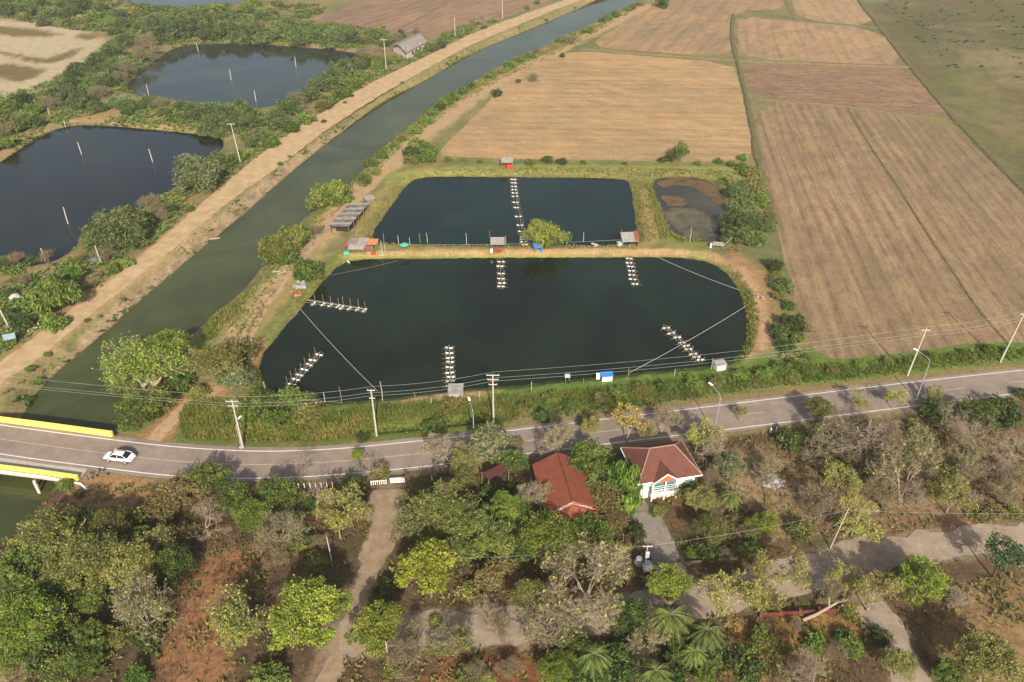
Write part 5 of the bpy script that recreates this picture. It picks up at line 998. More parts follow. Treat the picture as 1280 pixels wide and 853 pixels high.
# junk piles
def pile(px, py, specs, label, name='junk_pile'):
    r = thing(name, GG(px, py), 0, label, 'junk pile')
    for k, (mt, nm, n, sz, sp) in enumerate(specs):
        for i in range(n): 
            MB().box((rnd.uniform(-sp, sp), rnd.uniform(-sp, sp), .15+rnd.uniform(0, .5)), (sz[0]*rnd.uniform(.6, 1.2), sz[1]*rnd.uniform(.6, 1.2), sz[2]), rnd.uniform(0, 3), .01, rnd.uniform(-.4, .4)).build(nm, M[mt], r)
pile(371,369,[('orange','broken_tile',8,(.7,.6,.1),1.1),('rust','broken_tile',3,(.6,.5,.1),1)], 'heap of orange tiles and boards below the domed tree'); pile(376,358,[('metal','sheet',6,(1.6,.8,.05),1.1),('conc','board',5,(1.8,.12,.08),1.3)], 'pile of silvery sheets and boards under the domed tree')
pile(378,350,[('wood','board',7,(2.2,.12,.08),1.2)], 'stack of loose planks at the edge of the domed tree'); pile(392,292,[('concgrey','scrap',7,(.9,.5,.3),1.5),('dark','scrap',4,(.7,.5,.3),1.4)], 'grey scrap heap between the canal trees and the track')
pile(348,342,[('conc','board',3,(2.0,.2,.1),.8)], 'small pile of pale boards on the canal track'); pile(948,373,[('conc','rubble',6,(.35,.3,.15),1.0),('wood','rubble',5,(.4,.3,.15),1.2)], 'small pale rubble heap on the path right of the big pond')
pile(918,314,[('wood','board',5,(1.6,.12,.1),1.0),('rust','scrap',3,(.6,.4,.2),1)], 'brown scrap boards beside the small pump cover'); pile(225,312,[('conc','litter',7,(.3,.25,.08),2.4)], 'scattered white litter beside the dirt road under the dome tree')
pile(45,412,[('conc','litter',9,(.35,.3,.1),1.4)], 'white litter at the foot of the weeping tree'); pile(745,308,[('conc','slab',2,(1.4,.4,.1),.5)], 'pale slabs lying on the dyke right of the lone tree'); pile(116,328,[('blue','net_bundle',4,(.7,.5,.3),1.4),('concgrey','net_bundle',5,(.8,.5,.3),1.6)], 'blue and grey net bundles by the left pond fence')
pile(120,598,[('concgrey','rubble',6,(.5,.35,.18),1.5),('wood','rubble',6,(.4,.35,.18),1.5)], 'grey concrete rubble at the south end of the bridge')
o = MB().lathe((0, 0, 0), [(1.1, -.3), (1.2, .2), (.9, .7), (.3, .95)], 9).build('concrete_lump', M['conc']); o.location = GG(19,373); tag(o, 'rounded pale concrete lump beside the left pond bank', 'lump')
r = thing('sign_panel', GG(16,432), R(25), 'small bluish sign panel tilted beside the leaning pole', 'sign'); MB().box((0, 0, 1.9), (2.0, .08, 1.1), 0, .02, -.7).build('panel', mat_plain('panel_blue', A('7f95a5', .6), .4), r)
for s in (-1, 1): MB().box((s*.7, .1, .7), (.1, .1, 1.9), 0, .01).build('post', M['metal'], r)
o = MB().box((0, 0, .1), (2.6, .35, .3), 0, .1).build('driftwood', M['barkpale']); o.location = G(268,299,ZC); o.rotation_euler = (0, 0, .3); tag(o, 'pale driftwood log at the water edge of the canal bank', 'log')
# old shed by the dirt road
r = thing('old_shed', GG(511,70), 0, 'old pale shed with grey gable roof beside the dirt road', 'shed')
O = r.location; loc = lambda x, y, z: G(x, y, z)-Vector((O.x, O.y, 0))
e1, e2, e3, e4 = loc(489,57,3.0), loc(509,66,3.0), loc(533,53,3.0), loc(517,43.5,3.0); u_ = (e3-e2); 
rA = (e1+e2)/2+Vector((0, 0, 1.7)); rB = (e4+e3)/2+Vector((0, 0, 1.7)); ra = (rB-rA).normalized(); rA -= ra*.5; rB += ra*.5
gsh = mat_roof('old_roof', A('8d857c', .6), A('c0b8aa', .6), math.atan2(ra.y, ra.x), .6)
MB().slab([e2-ra*.5, e3+ra*.5, rB, rA], .1).build('roof', gsh, r); MB().slab([e1-ra*.5, rA, rB, e4+ra*.5], .1).build('roof', gsh, r)
c_ = (e1+e2+e3+e4)/4; sh = lambda p, f=.9: Vector((c_.x+(p.x-c_.x)*f, c_.y+(p.y-c_.y)*f, 0))
Q = [sh(e1), sh(e2), sh(e3), sh(e4)]
for k in range(4):
    a, b = Q[k], Q[(k+1) % 4]; MB().slab([a, b, b+Vector((0, 0, 2.95)), a+Vector((0, 0, 2.95))], .15).build('wall', M['conc'], r)
for a, b, rr in ((Q[0], Q[1], rA), (Q[3], Q[2], rB)): MB().add([a+Vector((0, 0, 2.9)), b+Vector((0, 0, 2.9)), Vector((((a+b)/2).x, ((a+b)/2).y, 4.5))], [(0, 1, 2)]).build('gable', M['conc'], r)
m_ = (Q[1]+Q[2])/2; d_ = (Q[2]-Q[1]).normalized(); n_ = Vector((d_.y, -d_.x, 0))
for s in (-3.5, 0, 3.5): p = m_+d_*s+n_*.02; MB().box((p.x, p.y, 1.5), (1.3, .12, 1.2), math.atan2(d_.y, d_.x)).build('window', M['dark'], r)

# ------------------------------------------------------------------ the two houses and the small red roof
def tile(name, c1, c2, rz): return mat_roof(name, c1, c2, rz, .33, .75)
r = thing('terracotta_house', (7.2, 78.6, gz(7.2, 78.6)), R(-3), 'house with long terracotta gable roof among the trees', 'house')
ax = math.atan2((G(718,626,4.6)-G(703,578,4.6)).x, -(G(718,626,4.6)-G(703,578,4.6)).y)
r.rotation_euler = (0, 0, ax); TC = tile('terracotta', A('96503a', .58), A('a85f44', .58), ax+R(90))
def house_gable(r, hw, y0, y1, ze, zr, mat, ov=.0):
    MB().slab([(0, y0, zr), (hw, y0, ze), (hw, y1, ze), (0, y1, zr)], .12).build('roof', mat, r); MB().slab([(0, y0, zr), (0, y1, zr), (-hw, y1, ze), (-hw, y0, ze)], .12).build('roof', mat, r)
    rg = MB().tube([(0, y0, zr+.03), (0, y1, zr+.03)], .08, 6).build('ridge_cap', mat_plain('ridge_dark', A('7c4434', .5), .8), r)
house_gable(r, 3.6, -4.6, 5.0, 2.9, 4.7, TC)
WH = mat_plain('house_wall', (.72, .70, .66), .8, .08, 2)
MB().box((0, .2, 1.4), (6.0, 8.6, 2.8)).build('wall', WH, r)
for y in (-4.0, 4.5): MB().add([(-3.0, y, 2.8), (3.0, y, 2.8), (0, y, 4.4)], [(0, 1, 2)]).build('gable', WH, r)
# front porch wing
MB().slab([(0, -4.7, 4.05), (3.3, -5.2, 2.75), (3.3, -7.4, 2.2), (-2.7, -7.4, 2.2), (-2.7, -5.2, 2.75)], .1).build('porch_roof', TC, r)
for a, b in (((0, -4.65, 4.25), (3.5, -5.0, 2.85)), ((0, -4.65, 4.25), (-2.9, -5.0, 2.85))): MB().tube([a, b], .08, 5).build('verge_cap', M['orange'], r)
for x in (-2.4, 3.0): MB().box((x, -7.1, 1.0), (.25, .25, 2.2), 0, .02).build('porch_column', M['white'], r)
for y in (-2.2, 0, 2.4):
    for s in (-1, 1): MB().box((s*3.02, y, 1.5), (.08, 1.2, 1.1)).build('window', M['dark'], r)
MB().box((0, -4.13, 1.05), (1.0, .08, 2.1)).build('door', M['wood'], r)
# maroon house
r = thing('maroon_house', (21.0, 83.2, gz(21, 83)), 0, 'white house with maroon hipped roof and a front balcony gable', 'house'); O = r.location
ev = [G(776,560,3.5), G(798,606,3.5), G(878,594,3.5), G(852,551,3.5)]; ev = [Vector((v.x-O.x, v.y-O.y, 3.5)) for v in ev]; rl_, rr_ = [Vector((v.x-O.x, v.y-O.y, 5.9)) for v in (G(812,561,5.9), G(843,556.5,5.9))]
MR = tile('maroon_tile', A('7c4c40', .52), A('8c5a4c', .52), R(10)); MR2 = tile('maroon_tile_side', A('7c4c40', .52), A('8c5a4c', .52), R(100))
for nm, qd, mt in (('roof', [ev[1], ev[2], rr_, rl_], MR), ('roof', [ev[3], ev[0], rl_, rr_], MR), ('roof', [ev[0], ev[1], rl_], MR2), ('roof', [ev[2], ev[3], rr_], MR2)): MB().slab(qd, .1).build(nm, mt, r)
for a, b in ((rl_, rr_), (rl_, ev[0]), (rl_, ev[1]), (rr_, ev[2]), (rr_, ev[3])): MB().tube([a+Vector((0, 0, .03)), b+Vector((0, 0, .03))], .09, 6).build('ridge_cap', mat_plain('ridge', A('b08a7c', .6), .8), r)
cc_ = (ev[0]+ev[1]+ev[2]+ev[3])/4; sh = lambda p, f=.84, z=0: Vector((cc_.x+(p.x-cc_.x)*f, cc_.y+(p.y-cc_.y)*f, z)); Q = [sh(p) for p in ev]
for k in range(4): a, b = Q[k], Q[(k+1) % 4]; MB().slab([a, b, b+Vector((0, 0, 3.55)), a+Vector((0, 0, 3.55))], .18).build('wall', WH, r)
for k in range(4): MB().tube([ev[k]-Vector((0, 0, .08)), ev[(k+1) % 4]-Vector((0, 0, .08))], .09, 4).build('fascia', M['white'], r)
# cross gable with balcony: axis heads towards the camera
fx = (ev[2]-ev[1]).normalized(); fn = Vector((fx.y, -fx.x, 0)); gc = Vector((*(G(832,602,3.4)[:2]), 0))-Vector((O.x, O.y, 0)); gw = 1.95
gA = gc+Vector((0, 0, 4.95)); gB = gA-fn*4.6+Vector((0, 0, .05)); gl = gc-fx*gw; gr_ = gc+fx*gw
for s, e in ((-1, gl), (1, gr_)): MB().slab([gA+fn*.3, gB+fn*.3, Vector((e.x, e.y, 3.35))-fn*2.6, Vector((e.x, e.y, 3.35))+fn*.3], .1).build('roof', MR2, r)
P3 = [gl+Vector((0, 0, 3.4)), gr_+Vector((0, 0, 3.4)), gc+Vector((0, 0, 4.8))]; MB().slab(P3, .08).build('gable_panel', mat_plain('orange_gable', A('c96a42', .75), .7, .15, 3), r)
for e in (gl, gr_): MB().tube([Vector((e.x, e.y, 3.3))+fn*.34-(gc-e)*.06, gc+Vector((0, 0, 4.93))+fn*.34], .1, 4).build('bargeboard', M['white'], r)
ra_ = math.atan2(fx.y, fx.x)
c2 = gc-fn*.9; MB().box((c2.x, c2.y, 1.65), (gw*1.85, 1.2, 3.3), ra_).build('bay_wall', WH, r)
c3 = gc-fn*.26; MB().box((c3.x, c3.y, 2.35), (gw*1.7, .06, 1.7), ra_).build('window', mat_plain('teal_glass', (.06, .16, .15), .15, .3, 3), r)
for k in range(3): c4 = gc+fn*.12; MB().box((c4.x, c4.y, 2.0+.36*k), (gw*1.9, .05, .05), ra_).build('louvre', M['white'], r)
MB().box((gc.x+fn.x*.1, gc.y+fn.y*.1, 1.25), (gw*2, .12, .6), ra_, .02).build('balcony_parapet', M['white'], r); MB().box((gc.x-fn.x*.1, gc.y-fn.y*.1, .9), (gw*2.05, .9, .12), ra_).build('balcony_floor', M['conc'], r)
for s in (-1, 0, 1): p = gc+fx*s*gw*.93+fn*.15; MB().box((p.x, p.y, 1.7), (.16, .16, 3.4), ra_, .01).build('column', M['white'], r)
q = (Q[1]*.8+Q[2]*.2)+fn*.12; MB().box((q.x, q.y, 1.2), (.9, .08, 2.1), ra_).build('door', M['wood'], r); q = Q[1]*.12+Q[2]*.88+fn*.12; MB().box((q.x, q.y, 1.9), (1.1, .08, 1.1), ra_).build('window', mat_plain('pale_glass', (.12, .2, .25), .15, .2, 3), r)
r = thing('garden_shelter', GG(619,603), R(35), 'small dark red tin roof hidden left of the terracotta house', 'shelter'); MB().slab([(-1.9, -1.1, 2.4), (1.9, -1.1, 2.4), (1.9, 0, 3.0), (-1.9, 0, 3.0)], .07).build('roof', mat_roof('darkred', A('4f2824', .5), A('663630', .5), 0, .3), r)
MB().slab([(-1.9, 0, 3.0), (1.9, 0, 3.0), (1.9, 1.1, 2.4), (-1.9, 1.1, 2.4)], .07).build('roof', mat_roof('darkred2', A('4f2824', .5), A('663630', .5), 0, .3), r)
for sx in (-1, 1):
    for sy in (-1, 1): MB().box((sx*1.7, sy*.9, 1.1), (.12, .12, 2.6)).build('post', M['wood'], r)
# gate, posts, walls
r = thing('sliding_gate', GG(497,604), R(5), 'white picket gate across the top of the sandy lane', 'gate')
for z in (.2, .95): MB().box((0, 0, z), (2.1, .06, .08)).build('rail', M['white'], r)
b = MB()
for k in range(10): b.box((-.97+.215*k, 0, .55), (.12, .04, .95))
b.build('picket_panel', M['white'], r)
r = thing('picket_fence', GG(474,606), R(8), 'white slatted fence piece left of the gate', 'fence'); b = MB()
for k in range(8): b.box((-1.1+.3*k, 0, .45), (.1, .05, .85))
b.build('picket_panel', M['white'], r); MB().box((0, 0, .7), (2.3, .05, .08)).build('rail', M['white'], r)
FP = [(353,611),(360,611.5),(367,611),(374,611),(381,610.5),(388,610),(395,610),(402,609.5),(409,609),(416,608.5),(1186,516),(1190,518),(1194,517.5),(1198,517),(1202,516),(1206,515),(963,541),(970,540),(540,601),(655,575)]
for i, (x, y) in enumerate(FP):
    o = MB().box((0, 0, .4), (.13, .13, 1.1), .2, .03).build('fence_post', M['white']); o.location = GG(x, y)
    g = 'the left grove' if x < 430 else 'the right grove' if x > 1180 else ''
    ii = i if x < 430 else i-10
    tag(o, f'white concrete fence post, {ORD[ii]} from the left at the roadside of {g}' if g else ['white fence post left of the pair below the road shoulder', 'white fence post right of the pair below the road shoulder', 'white post right of the picket gate', 'white post at the roadside by the terracotta house'][i-16], 'fence post', 'white fence posts')
r = thing('garden_wall', GG(998,769), R(4), 'low dull red garden wall with creepers beside the lane', 'wall'); MB().box((0, 0, .35), (9.5, .22, .8), 0, .02).build('brick_panel', mat_plain('red_brick', A('7c443a', .5), .9, .3, 4), r)
for k in range(5): MB().box((-4.75+2.37*k, 0, .65), (.34, .34, 1.0), 0, .02).build('pier', mat_plain('brick_pier%d' % k, A('80503f', .5), .9, .3, 4), r)
o = MB()
o.tube([(-2.6, -.6, .3), (-1, -.2, .8), (.6, .3, 1.6), (2.2, .7, 2.6)], [.22, .2, .17, .12], 7); o.tube([(.6, .3, 1.6), (.5, 1.0, 2.6)], [.12, .07], 6); o.tube([(1.4, .5, 2.1), (2.4, .1, 3.2)], [.1, .05], 6)
o = o.build('fallen_trunk', M['barkpale']); o.location = GG(1028,772); tag(o, 'pale fallen tree limb leaning over the red garden wall', 'fallen tree')
rr = random.Random(3); o = MB(); V = [(0, 0, .3)]; Fq = []
for i in range(1, 5):
    for j in range(20):
        a_ = j*math.pi/10; q_ = i/4*1.95*(1+.22*rr.uniform(-1, 1)); V.append((math.cos(a_)*q_*1.15, math.sin(a_)*q_*.95, (.30, .22, .17, -.2)[i-1]+rr.uniform(-.05, .08)))
for j in range(20): Fq.append((0, 1+j, 1+(j+1) % 20))
for i in range(3):
    for j in range(20): Fq.append((1+i*20+j, 1+(i+1)*20+j, 1+(i+1)*20+(j+1) % 20, 1+i*20+(j+1) % 20))
ah = N('ash', .95, .1); ah.col(ah.ramp(ah.noise(1.6, 8, None, .75), [(.34, A('77706c', .5)), (.5, A('aaa6a8', .6)), (.68, A('dcdcde', .75))])); o.add(V, Fq); o = o.build('ash_heap', ah.m); o.location = GG(965,601); tag(o, 'whitish ash heap in the dry garden', 'heap')
for x, y, m_, lab in ((798,707,'concgrey','dark glazed water jar left of the meter box pole'), (809,713,'white','pale round water jar at the foot of the meter box pole')):
    r = thing('water_jar', GG(x, y), 0, lab, 'jar'); MB().lathe((0, 0, 0), [(.35, 0), (.62, .35), (.7, .75), (.5, 1.15), (.32, 1.25), (.36, 1.35)], 14).build('jar_body', M[m_], r, True); MB().lathe((0, 0, 1.36), [(.4, 0), (.38, .06), (.05, .12)], 12).build('lid', M['metal'], r)
o = MB().box((0, 0, .45), (3.4, .2, .9), 0, .02).build('gate_wall', M['concgrey']); o.location = GG(818,707); o.rotation_euler = (0, 0, .05); tag(o, 'low grey wall across the concrete drive by the water jars', 'wall')
o = MB().box((0, 0, .22), (9.0, .2, .45), 0, .03).build('kerb_wall', M['bark']); o.location = GG(882,703); o.rotation_euler = (0, 0, R(7)); tag(o, 'low brown kerb wall along the sunlit brown ground', 'wall')
# small vehicle under the far tree
r = thing('pickup_truck', GG(829,9), R(20), 'dark pickup truck parked in the shade of the tree at the top edge', 'pickup')
MB().box((0, 0, .75), (4.8, 1.75, .55), 0, .12).build('body', M['dark'], r); MB().box((.3, 0, 1.3), (1.9, 1.55, .6), 0, .18).build('cab', mat_plain('navy', (.02, .03, .06), .3), r)
for sx in (-1.5, 1.5):
    for sy in (-.8, .8): MB().tube([(sx, sy-.12, .36), (sx, sy+.12, .36)], .36, 12).build('wheel', M['dark'], r)

# ------------------------------------------------------------------ white sedan on the road
cp = G(150.5, 574.5, .05); _, ra_, _ = at_road(150, -1)
car = thing('sedan_car', (cp.x, cp.y, .056), ra_+math.pi, 'white sedan driving on the asphalt road towards the yellow bridge', 'car')
carp = N('car_paint', .25, .6); carp.b.inputs['Coat Weight'].default_value = .6; carp.col((.80, .81, .83))
glass = N('car_glass', .08, .6); glass.col((.012, .014, .017))
st = [(-2.25,.42,.62,.70,.60),(-2.18,.34,.84,.80,.72),(-1.75,.26,.98,.86,.80),(-1.3,.22,.95+.04,.88,.84),(-.6,.22,.96,.89,.86),(.4,.22,.93,.89,.86),(1.0,.22,.90,.89,.85),(1.6,.26,.82,.86,.78),(2.1,.34,.68,.78,.66),(2.25,.42,.58,.66,.54)]
V = []; Fq = []
for x, zb, zt, wb, wt in st:
    zm = zb+(zt-zb)*.55
    V += [(x, -wb*.92, zb), (x, -wb, zm), (x, -wt, zt-.03), (x, -wt*.7, zt+.01), (x, 0, zt+.03), (x, wt*.7, zt+.01), (x, wt, zt-.03), (x, wb, zm), (x, wb*.92, zb)]
n = 9
for i in range(len(st)-1):
    for j in range(n): Fq.append((i*n+j, i*n+(j+1) % n, (i+1)*n+(j+1) % n, (i+1)*n+j))
Fq += [tuple(range(n)), tuple((len(st)-1)*n+j for j in range(n-1, -1, -1))]
body = MB().add(V, Fq).build('body', carp.m, car, True); bv = body.modifiers.new('sub', 'SUBSURF'); bv.levels = 1; bv.render_levels = 2
rf = MB(); V = []
for x, z, w_ in ((-1.72,.98,.74),(-1.0,1.36,.60),(-.55,1.43,.60),(.15,1.43,.60),(.55,1.36,.60),(1.3,.93,.74)): V += [(x, -w_, z), (x, 0, z+.03), (x, w_, z)]
rf.add([V[k] for k in (3, 4, 5, 6, 7, 8, 9, 10, 11, 12, 13, 14)], [(0, 1, 4, 3), (1, 2, 5, 4), (3, 4, 7, 6), (4, 5, 8, 7), (6, 7, 10, 9), (7, 8, 11, 10)]); 
roof_ = rf.build('roof_panel', carp.m, car, True)
sol = roof_.modifiers.new('sol', 'SOLIDIFY'); sol.thickness = .05
MB().slab([(1.3,-.70,.95),(1.3,.70,.95),(.58,.58,1.35),(.58,-.58,1.35)], .04).build('windscreen', glass.m, car); MB().slab([(-1.72,-.70,.99),(-1.03,-.58,1.35),(-1.03,.58,1.35),(-1.72,.70,.99)], .04).build('rear_window', glass.m, car)
for s in (-1, 1):
    g = MB().add([(1.15,s*.775,.94),(.55,s*.615,1.33),(-.95,s*.615,1.33),(-1.5,s*.775,.99),(-.2,s*.79,.95)], [(0, 1, 2, 3, 4) if s < 0 else (4, 3, 2, 1, 0)]).build('side_window', glass.m, car)
    g.modifiers.new('s', 'SOLIDIFY').thickness = .03
    for a, b in (((1.3, s*.76, .94), (.56, s*.60, 1.37)), ((-1.72, s*.76, .99), (-1.0, s*.60, 1.37)), ((-.2, s*.80, .95), (-.22, s*.62, 1.36))): MB().tube([a, b], .04, 5).build('pillar', carp.m, car)
    MB().box((.95, s*.95, .98), (.14, .2, .12), 0, .03).build('mirror', carp.m, car)
    MB().box((2.12, s*.55, .64), (.2, .3, .14), 0, .04).build('headlight', M['metal'], car); MB().box((-2.16, s*.55, .74), (.16, .3, .14), 0, .04).build('tail_light', M['rust'], car)
    for x in (-1.35, 1.35):
        wh = MB().tube([(x, s*.72, .32), (x, s*.90, .32)], .32, 16).build('wheel', M['dark'], car); MB().tube([(x, s*.895, .32), (x, s*.915, .32)], .19, 12).build('rim', M['metal'], wh)
MB().box((0, 0, .30), (3.9, 1.5, .2), 0, .05).build('underbody', M['dark'], car)

# ------------------------------------------------------------------ grasses, reeds and undergrowth (uncountable)
def scatter(name, polys, dn, h, wd, mats, label, blades=6, seed=0, lean=.35, patch=.0, psc=4, leafy=False):
    r = np.random.default_rng(seed); Ps = []
    for q in polys:
        P = W(q, 0, 1); x0, y0 = P.min(0); x1, y1 = P.max(0); n = int((x1-x0)*(y1-y0)*dn); X = r.uniform(x0, x1, n); Y = r.uniform(y0, y1, n)
        ins = sdist(X, Y, P) < .3*r.normal(0, 1, n)
        if patch: ins &= fbm(X, Y, psc, 3, seed) > patch-1+r.normal(0, .12, n)
        Ps.append(np.stack([X[ins], Y[ins]], 1))
    P = np.concatenate(Ps); Z = hgt(P[:, 0], P[:, 1])
    bad = (ldist(P[:, 0], P[:, 1], rc[::3]) < 5.0)
    if name.endswith('undergrowth'):
        for LP, lw in zip(LANE, LW): bad |= pdist(P[:, 0], P[:, 1], W(LP, 0, 1, False), 8) < lw*.9
    for Wt, zw, _ in WATERS: bad |= sdist(P[:, 0], P[:, 1], Wt, 3) < .0
    P, Z = P[~bad], Z[~bad]; n = len(P); sc = r.uniform(.6, 1.35, n)*(1+.35*fbm(P[:, 0], P[:, 1], 2.5, 2, seed+4))
    C = np.repeat(np.stack([P[:, 0], P[:, 1], Z-.05], 1), blades, 0); N_ = n*blades; s = np.repeat(sc, blades); a = r.uniform(0, 6.28, N_)
    dirv = np.stack([np.cos(a), np.sin(a), np.zeros(N_)], 1); C = C+dirv*r.uniform(0, .28, (N_, 1))*wd*4; hh = (h*s*r.uniform(.6, 1.1, N_))[:, None]
    tip = C+dirv*hh*lean*r.uniform(.3, 1.4, (N_, 1))+np.array([0, 0, 1])*hh; sd = np.stack([-dirv[:, 1], dirv[:, 0], np.zeros(N_)], 1)*(wd*s*.5)[:, None]
    if leafy:
        mid = C+(tip-C)*.6; V = np.stack([mid-sd*2.2-dirv*wd, mid-dirv*wd*.4+sd*1.5, tip+sd*1.2, tip-sd], 1)
    else: V = np.stack([C-sd, C+sd, tip+sd*.35, tip-sd*.35], 1)
    col = np.clip(np.repeat(.5+.5*fbm(P[:, 0], P[:, 1], 3.0, 3, seed+9)+r.normal(0, .13, n), blades)+r.normal(0, .08, N_), 0, 1)
    o = fast(name, V.reshape(-1, 3), np.arange(N_*4).reshape(-1, 4), mats, {'rnd': np.repeat(col, 4)}); return tag(o, label, None, None, 'stuff')
gA, gB_, gC = [A(x, .68) for x in ('4e7a26', '7c9a38', 'b0a05c')]
GR = mat_leaf('reed_leaf', A('56722e', .68), A('8a9444', .7), A('b09c60', .7), .32); GD = mat_leaf('dry_grass_leaf', A('7a7c40', .66), A('a09656', .66), A('baa874', .68), .25); GL = mat_leaf('weed_leaf', A('46652c', .65), A('708a3c', .65), A('96984c', .65), .25)
scatter('reeds', [[(228,505),(262,498),(330,515),(420,520),(470,520),(470,545),(430,548),(330,553),(240,552),(224,540)]], 17, .7, .10, GR, 'dense green reeds filling the ditch beside the road', 6, 1, .4)
scatter('tall_grass', [[(425,510),(480,506),(560,500),(640,494),(740,486),(850,474),(960,460),(1060,454),(1150,446),(1290,434),(1290,446),(1150,462),(1060,474),(960,484),(850,502),(740,514),(640,524),(560,530),(470,540),(425,530)]], 12, .48, .09, GR, 'tall green and straw grass strip between pond bank and road', 6, 2, .4)
scatter('bank_grass', [[(525,214),(640,210),(800,210),(925,214),(925,222),(800,220),(640,220),(525,220),(508,228),(495,245),(478,268),(462,292),(448,300),(470,262),(492,228)], [(790,224),(812,224),(830,262),(838,300),(800,303),(795,262)], [(450,325),(480,320),(800,319),(880,319),(870,326),(800,323.5),(480,325.5)], [(470,304),(520,307),(790,308),(795,311),(520,311)],
    [(336,484),(326,448),(342,424),(402,353),(430,328),(440,318),(418,326),(385,360),(330,430),(318,462),(322,482)], [(890,325),(912,338),(932,375),(940,410),(930,445),(915,455),(938,440),(952,405),(945,370),(920,335)]], 4.2, .42, .12, GD, 'short yellowing grass on the pond banks', 5, 3, .5)
scatter('bank_weeds', [[(932,366),(938,366),(942,400),(940,440),(925,452),(935,430),(936,400)], [(262,398),(305,366),(312,372),(280,405),(262,430),(250,425)], [(835,283),(850,268),(868,284),(880,301),(845,302)], [(812,228),(822,250),(836,298),(826,298),(808,235)]], 9, .5, .16, GR, 'bright green creeping weeds at the water edge', 6, 4, .5)
lc = [(x, y) for x, y in ((0,490),(60,452),(120,402),(180,352),(230,306),(300,248),(370,190),(440,142),(500,106),(570,66),(640,38),(716,6))]; rc2 = [(x, y) for x, y in ((37,511),(75,463),(120,426),(175,377),(220,338),(297,275),(367,213),(445,152),(535,100),(640,46),(747,0))]
scatter('canal_bank_grass', [lc+rc2[::-1]], 1.0, .35, .12, GD, 'dry tufts on the eroded canal bank', 6, 5, .6, .9, 3)
scatter('canal_bank_grass', [lc+rc2[::-1]], 1.5, .5, .22, GL, 'green weed patches on the eroded canal bank', 6, 6, .6, 1.25, 4, True)
scatter('far_bank_grass', [[(262,420),(300,368),(355,302),(390,262),(455,213),(505,162),(582,107),(682,59),(795,2),(812,2),(700,66),(600,112),(520,172),(470,215),(400,285),(340,365),(318,420)]], 2.0, .5, .2, GD, 'straw coloured grass along the farm side of the canal', 6, 7, .6, .8, 4)
sl_ = [[(-60,350),(30,325),(90,312),(180,255),(240,230),(330,180),(470,90),(560,40),(600,20),(610,28),(520,76),(425,124),(320,194),(215,285),(100,378),(0,448),(-60,470)], [(-40,130),(40,112),(110,75),(160,30),(210,12),(480,34),(500,55),(445,64),(220,54),(170,92),(155,112),(225,128),(340,134),(300,175),(225,160),(75,154),(0,200),(-40,220)]]
scatter('scrub_cover', sl_, 2.4, .6, .18, GL, 'low scrub filling the gaps between the pond side bushes', 6, 8, .6, .9, 6, True)
scatter('scrub_cover', [[(-40,-5),(150,-5),(330,8),(420,5),(370,32),(200,12),(160,30),(120,44),(0,22),(-40,22)]], 1.0, .7, .3, GL, 'low scrub on the wasteland beyond the sandy flats', 6, 9, .6, .95, 8, True)
gv = [[(-80,640),(60,615),(160,604),(320,604),(470,600),(640,582),(850,556),(1100,526),(1290,500),(1340,900),(-200,900)]]
scatter('undergrowth', gv, 2.2, .45, .1, mat_leaf('under_leaf', A('4a5a28', .65), A('74783a', .65), A('9c8450', .65), .25), 'low leafy undergrowth between the trees of the grove', 6, 10, .7, 1.0, 3.5, True)
scatter('dry_undergrowth', gv, 4.0, .3, .07, mat_leaf('dead_leaf', A('745c44', .56), A('937658', .56), A('a88c64', .58), .15), 'dead grass and litter on the floor of the grove', 5, 11, .8, .85, 5)
scatter('pasture_tufts', [[(1090,-5),(1330,-5),(1330,200),(1250,140),(1140,50)]], .03, .5, .5, mat_leaf('pasture_leaf', A('4a5234', .6), A('666c44', .6), A('7f8050', .6), .2), 'scattered low shrubs on the pasture', 10, 12, .8, 1.05, 14, True)
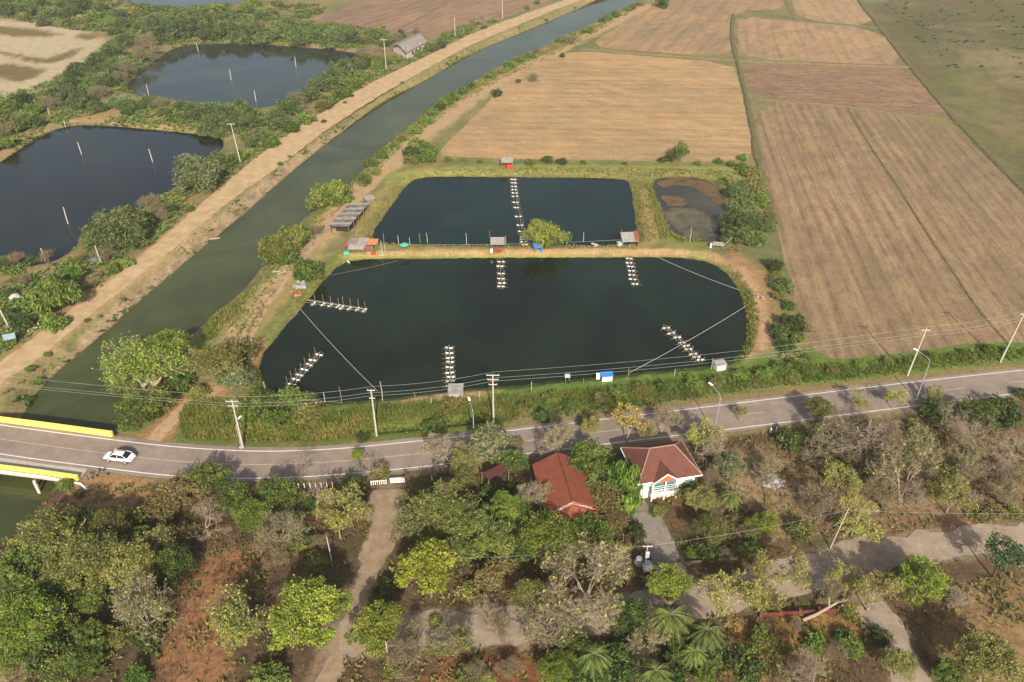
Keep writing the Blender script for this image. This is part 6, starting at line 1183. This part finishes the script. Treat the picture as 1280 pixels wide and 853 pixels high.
scatter('verge_grass', [[(650,536),(760,522),(900,504),(1060,482),(1160,470),(1290,455),(1290,448),(1160,462),(1060,474),(900,494),(760,514),(650,528)], [(430,556),(540,545),(640,534),(640,528),(540,538),(430,550)]], 3, .25, .1, GD, 'dry short grass on the road verge', 4, 13, .6, .7, 3)
# mud flat and floating algae in the small muddy pond
mdm = N('mud', .6, .3); mdm.col(mdm.ramp(mdm.noise(.35, 6, None, .65), [(.32, A('4e4434', .5)), (.5, A('866844', .52)), (.66, A('7c6e50', .5))])); mdm.bump(mdm.noise(2, 4), .3, .05)
for q in ([(820,226),(850,223),(880,225),(897,233),(905,255),(898,258),(885,245),(868,234),(845,231),(826,236)], [(826,243),(845,246),(862,250),(860,257),(840,259),(828,252)]): D = dens(W(q, -.42, 2), .6, True); sheet('mud', D+.7*np.stack([fbm(D[:, 0], D[:, 1], 1.5, 2, 3), fbm(D[:, 0], D[:, 1], 1.5, 2, 8)], 1), -.42, mdm.m)
alg = N('silt', .7, .3); alg.col(alg.ramp(alg.noise(.3, 6, None, .65), [(.3, A('4a4c40', .4)), (.7, A('8c8468', .5))])); D = dens(W([(828,262),(850,258),(880,262),(892,280),(890,300),(868,302),(850,292),(836,276)], -.42, 2), .6, True); sheet('silt', D+.8*np.stack([fbm(D[:, 0], D[:, 1], 1.5, 2, 3), fbm(D[:, 0], D[:, 1], 1.5, 2, 8)], 1), -.425, alg.m)

# ------------------------------------------------------------------ haze: one closed box of thin air round camera and scene
hz = bpy.data.materials.new('haze_air'); hz.use_nodes = True; t_ = hz.node_tree; t_.nodes.clear(); ho = t_.nodes.new('ShaderNodeOutputMaterial'); pv = t_.nodes.new('ShaderNodeVolumePrincipled')
pv.inputs['Density'].default_value = HAZE; pv.inputs['Color'].default_value = (.92, .92, .90, 1); pv.inputs['Anisotropy'].default_value = .2; t_.links.new(pv.outputs[0], ho.inputs['Volume'])
hb = MB().box((0, 0, 0), (9000, 9000, 90)).build('haze', hz); hb.location = (0, 0, 90/2-4.0); tag(hb, None, None, None, 'stuff')
for _o in bpy.data.objects:
    _l = _o.get('label')
    if _l and len(_l.replace('-', ' ').split()) > 16: print('LONG', _o.name, len(_l.replace('-', ' ').split()), _l)
